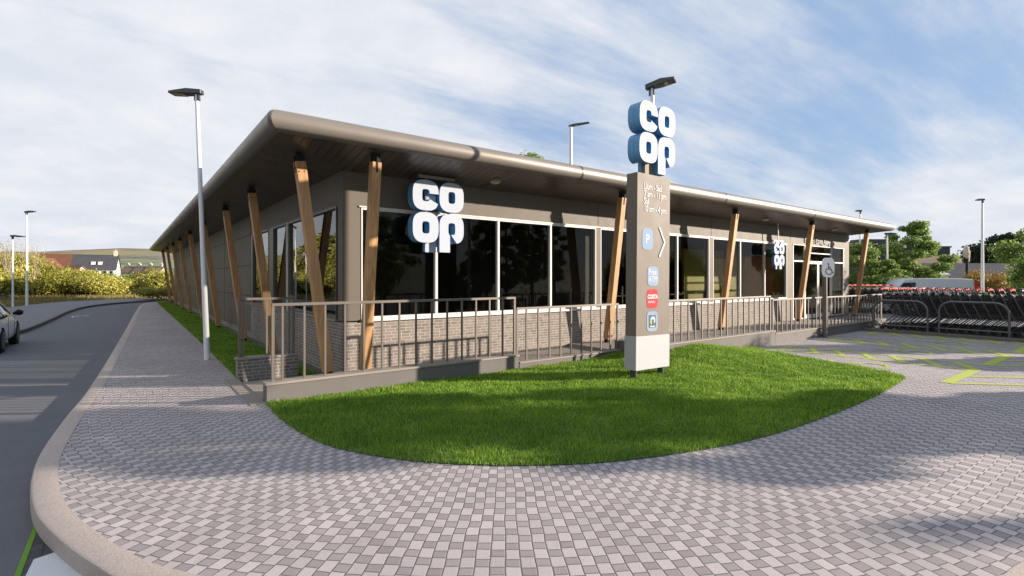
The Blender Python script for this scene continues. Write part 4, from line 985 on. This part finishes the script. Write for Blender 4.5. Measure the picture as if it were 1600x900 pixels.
# left: autumn shrubs along the verge
LEFT = [(4,52,5.6),(30,55,5.7),(58,55,4.9),(84,56,3.7),(108,54,3.3),(132,57,3.5),(156,55,2.9),(178,58,2.7),(232,62,2.8),(252,60,3.4),(70,62,4.4),(100,66,4.0),(128,70,3.9),(160,72,2.6),(12,60,5.2),(40,64,5.2),(215,72,2.2),(245,70,4.0),(192,60,1.6),(262,50,1.7),(-30,44,4.0),(-70,40,4.0),(-15,56,4.6),(275,60,3.4)]
protos = [make_bush('autumn_shrub', 'sprawling yellow-green autumn shrub on the far verge', 6.5, 5.0, 3.0, (0,0,0), q, 6500, .11, 50+i, 'autumn shrubs along the far verge') for i, q in enumerate(('leaf_autumn', 'leaf_olive', 'leaf_olive'))]
used = [False]*3
for i, (px, dd, h) in enumerate(LEFT):
    k = i % 3; loc = at(px, dd, 0); s_ = (h/3.0)
    if not used[k]: protos[k].location = loc; protos[k].scale = (1,1,s_); used[k] = True
    else: dup(protos[k], loc, random.random()*6, None, None, (random.uniform(.8,1.1), random.uniform(.8,1.1), s_))
ORD = 'first second third fourth fifth sixth seventh eighth ninth tenth eleventh twelfth thirteenth fourteenth fifteenth sixteenth seventeenth eighteenth nineteenth twentieth twenty-first twenty-second twenty-third twenty-fourth'.split()
LB = [o for o in COL.objects if o.name.startswith('autumn_shrub')]
LB.sort(key=lambda o: ((o.location[0]-CAM[0])*RX+(o.location[1]-CAM[1])*RY)/((o.location[0]-CAM[0])*FX+(o.location[1]-CAM[1])*FY))
for i, o in enumerate(LB): o['label'] = ('olive' if 'olive' in o.children[1].data.materials[0].name else 'golden yellow')+' autumn shrub on the far verge, '+ORD[i]+' from the left'
for i, (px, dd, h) in enumerate(((-75,52,7.5),(-120,49,8.5),(-175,46,9),(-240,44,9))):
    make_tree('autumn_tree', ('nearest','second','third','farthest')[i]+' tall yellowing tree beyond the left edge of the picture', h, 3.6, at(px, dd, 0), 'leaf_autumn', 6500, .2, 70+i, .12, group='tall trees beyond the left edge')
make_bush('green_shrub', 'fresh green shrub by the swings in front of the white house', 6, 5, 3.9, T(185,74,0), 'leaf_green', 6000, .13, 77)
make_bush('green_shrub', 'small green shrub at the end of the verge beside the shop', 3, 3, 3.4, T(100,60,0), 'leaf_green', 4000, .1, 78)
for i, (px, dd, h) in enumerate(((12,50,6.2),(30,52,6.4),(52,53,5.8))):
    rg = random.Random(90+i); t_ = thing('bare_tree', ('thin bare tree at the left edge among the shrubs','thin bare tree between the two left lamp posts','thin bare tree just right of the tall left lamp post')[i], 'tree', at(px, dd, 0))
    mb = MB()
    for k in range(26):
        a = rg.random()*6.28; r1_ = rg.uniform(.3,1.6); mb.tube([(0,0,0 if k < 3 else h*rg.uniform(.1,.4)),(math.cos(a)*r1_*.4,math.sin(a)*r1_*.4,h*rg.uniform(.45,.6)),(math.cos(a)*r1_,math.sin(a)*r1_,h*rg.uniform(.7,1.0))], [.04,.022,.006], 4)
    mb.build('trunk', 'bark_pale', t_); leaf_mesh('crown', [(0,0,h*.6,1.4,1.4,h*.35)], 500, .06, 'leaf_autumn', 91+i, t_)
# rough verge grass
N = 26000; dd = np.random.uniform(36, 62, N); pxs = np.random.uniform(-60, 285, N)
a_ = (pxs-800)/800*dd; gx = CAM[0]+a_*RX+dd*FX; gy = CAM[1]+a_*RY+dd*FY
k_ = ~np_inside(gx, gy, fk+ve) & (gy > 20+0*gx); k_ &= np_inside(gx, gy, loop); gx, gy = gx[k_], gy[k_]
o = blades('verge_grass', np.stack([gx, gy, np.zeros(len(gx))], 1), np.random.uniform(.15, .5, len(gx)), np.full(len(gx), .06), 'dry_grass')
struct(o, 'stuff'); tag(o, 'rough dry grass on the verge below the autumn shrubs', 'grass')

# ------------------------------------------------------------------ distant buildings
def house(name, label, px, depth, w_, dep, zb, ze, zr, wallm, roofm, wins=(), chim=(), lights=(), rz=0.0, cat='house', gable=False):
    h = thing(name, label, cat, at(px, depth, zb), LR+rz); x0, x1 = -w_/2, w_/2; e_, r_ = ze-zb, zr-zb
    mb = MB()
    if gable:   # gable end faces the camera, ridge runs away
        mb.prism([[(x0,0),(x1,0),(x1,e_),(0,r_-.1),(x0,e_)]], lambda u, v_, hh_: (u, hh_, v_), 0, dep)
    else: mb.box(x0,x1,0,dep,0,e_); mb.add([(x0,0,e_),(x0,dep,e_),(x0,dep/2,r_-.1)], [(0,1,2)]); mb.add([(x1,0,e_),(x1,dep,e_),(x1,dep/2,r_-.1)], [(0,1,2)])
    mb.build('wall', wallm, h)
    mb = MB(); o_ = .25
    if gable:
        for s_ in (-1, 1): mb.add([(s_*(w_/2+o_),-o_,e_-.15),(0,-o_,r_),(0,dep+o_,r_),(s_*(w_/2+o_),dep+o_,e_-.15),(s_*(w_/2+o_),-o_,e_-.3),(0,-o_,r_-.15),(0,dep+o_,r_-.15),(s_*(w_/2+o_),dep+o_,e_-.3)], [(0,1,2,3),(4,7,6,5),(0,4,5,1),(3,2,6,7),(0,3,7,4)])
    else:
        mb.prism([[(-o_,e_-.15),(dep/2,r_),(dep+o_,e_-.15),(dep+o_,e_-.3),(dep/2,r_-.18),(-o_,e_-.3)]], lambda u, v_, hh_: (hh_, u, v_), x0-o_, x1+o_)
    rf = mb.build('roof', roofm, h)
    for cx in chim: mb = MB(); mb.box(cx-.35,cx+.35,dep/2-.3,dep/2+.3,r_-.4,r_+.9); mb.tube([(cx,dep/2,r_+.9),(cx,dep/2,r_+1.2)], .13, 8); mb.build('chimney', 'house_cream', rf)
    for cx, f_ in lights: 
        y = dep/2*f_; z = e_+(r_-e_)*f_; mb = MB(); mb.beam((cx-.4,y-.15,z+.1),(cx+.4,y-.15,z+.1), .05, .9, (0,-1,.9)); mb.build('rooflight', 'frame_white', rf)
    for cx, cz, ww, wh in wins:
        mb = MB(); mb.box(cx-ww/2,cx+ww/2,-.05,.02,cz-wh/2,cz+wh/2); wq = mb.build('window', 'frame_white', h)
        mb = MB(); mb.box(cx-ww/2+.08,cx+ww/2-.08,-.06,-.045,cz-wh/2+.08,cz+wh/2-.08); mb.build('pane', 'glass_dark', wq)
    return h
house('house', 'white house with a long rust red tiled roof left of the dark roofed one', 84, 118, 8.0, 7, 1.0, 4.4, 7.9, 'house_white', 'roof_red', [(-2,2.4,1.1,1.1),(1,2.4,1.1,1.1)], [], rz=R(24))
house('house', 'white house with dark slate roof and two rooflights on the hillside', 146, 112, 7.6, 7, 1.0, 4.2, 7.4, 'house_white', 'roof_slate', [(.6,2.2,.9,1.2),(1.9,2.2,.9,1.2),(3.1,2.2,.7,1.2)], [3.4], [(-.2,.35),(1.0,.35)], rz=R(30))
house('house', 'white gabled house half hidden by shrubs at the far left', 22, 95, 5.0, 8, .5, 3.8, 6.1, 'house_white', 'roof_red', [(0,2.2,1,1.2)], [], gable=True)
house('house', 'small white rendered outbuilding below the rust red roof', 107, 100, 2.6, 3, .5, 3.6, 4.6, 'house_white', 'roof_red')
for i, px in enumerate((200, 218, 236)):
    house('cottage', ('low brown roofed cottage left in the far row behind the swings', 'low brown roofed cottage in the middle of the far row', 'low brown roofed cottage nearest the shop in the far row')[i], px, 160, 4.8, 5, 1, 4.0, 5.9, 'house_cream', 'roof_brown', [], [-1.5, 1.6], rz=R(4))
house('shed', 'white van-sized shed at the far left edge above the car', -52, 44, 2.4, 3, 0, 1.5, 2.0, 'house_white', 'frame_white', cat='shed')
# far right
mb = MB(); hl = thing('warehouse', 'long dark flat topped warehouse behind the trees on the right', 'building', at(1415, 92, 0), LR)
mb.box(-8,8.0,0,14,0,7.6); mb.build('wall', 'hall_dark', hl); mb = MB(); mb.box(-8.2,-1.5,-.2,14.2,7.6,9.1); mb.box(-1.5,8.15,-.2,14.2,7.6,7.85); mb.build('roof', 'dark_metal', hl)
house('bungalow', 'low house with broad brown tiled roof right of the white gable', 1502, 66, 8.5, 9, -.1, 2.5, 5.1, 'house_grey', 'roof_brown', rz=R(14))
house('bungalow', 'long low house with dark slate roof behind the golden shrub', 1570, 58, 13, 9, -.1, 2.1, 3.9, 'house_grey', 'roof_slate', [(3,1.2,1.4,.9),(5,1.2,1.4,.9)], rz=R(4))
house('outbuilding', 'small white arched outbuilding above the van roof', 1458, 52, 2.6, 4, -.1, 2.6, 3.1, 'house_white', 'house_white', [(-.2,2.0,.5,.5)])
house('outbuilding', 'cream gabled outbuilding between the trees left of the van', 1406, 50, 2.6, 4, -.1, 2.3, 3.4, 'house_cream', 'roof_brown', gable=True)
pl = thing('lantern_post', 'dark post with a pale lantern head in front of the brown roof', 'post', at(1511, 48, -.1))
mb = MB(); mb.tube([(0,0,0),(0,0,4.0)], .12, 8); mb.build('post', 'black_plastic', pl)
mb = MB(); mb.tube([(-.25,0,4.1),(-.25,0,4.5),(-.25,0,5.0),(-.25,0,5.2)], [.2,.28,.2,.05], 10); mb.tube([(.28,0,3.7),(.28,0,4.7)], [.14,.2], 8); mb.build('lantern', 'house_cream', pl)
# swings in the play area
sg = thing('swing_frame', 'white arched swing frame on the green play area', 'swing', at(207, 66, .3), LR)
for x in (-1.5, 1.3):
    mb = MB(); mb.tube([(x-.9,0,0),(x-.4,0,1.5),(x,0,1.9),(x+.5,0,1.4),(x+1.0,0,0)], .09, 8); mb.build('arch', 'frame_white', sg, smooth=True)
mb = MB(); mb.box(-3.4,-2.2,-.3,.3,.2,1.2); mb.build('panel', 'house_cream', sg)
mb = MB(); mb.add([at(165,58,.16), at(232,58,.16), at(228,76,.4), at(172,76,.4)], [(0,1,2,3)]); struct(mb.build('play_area_grass', 'turf', recalc=False))
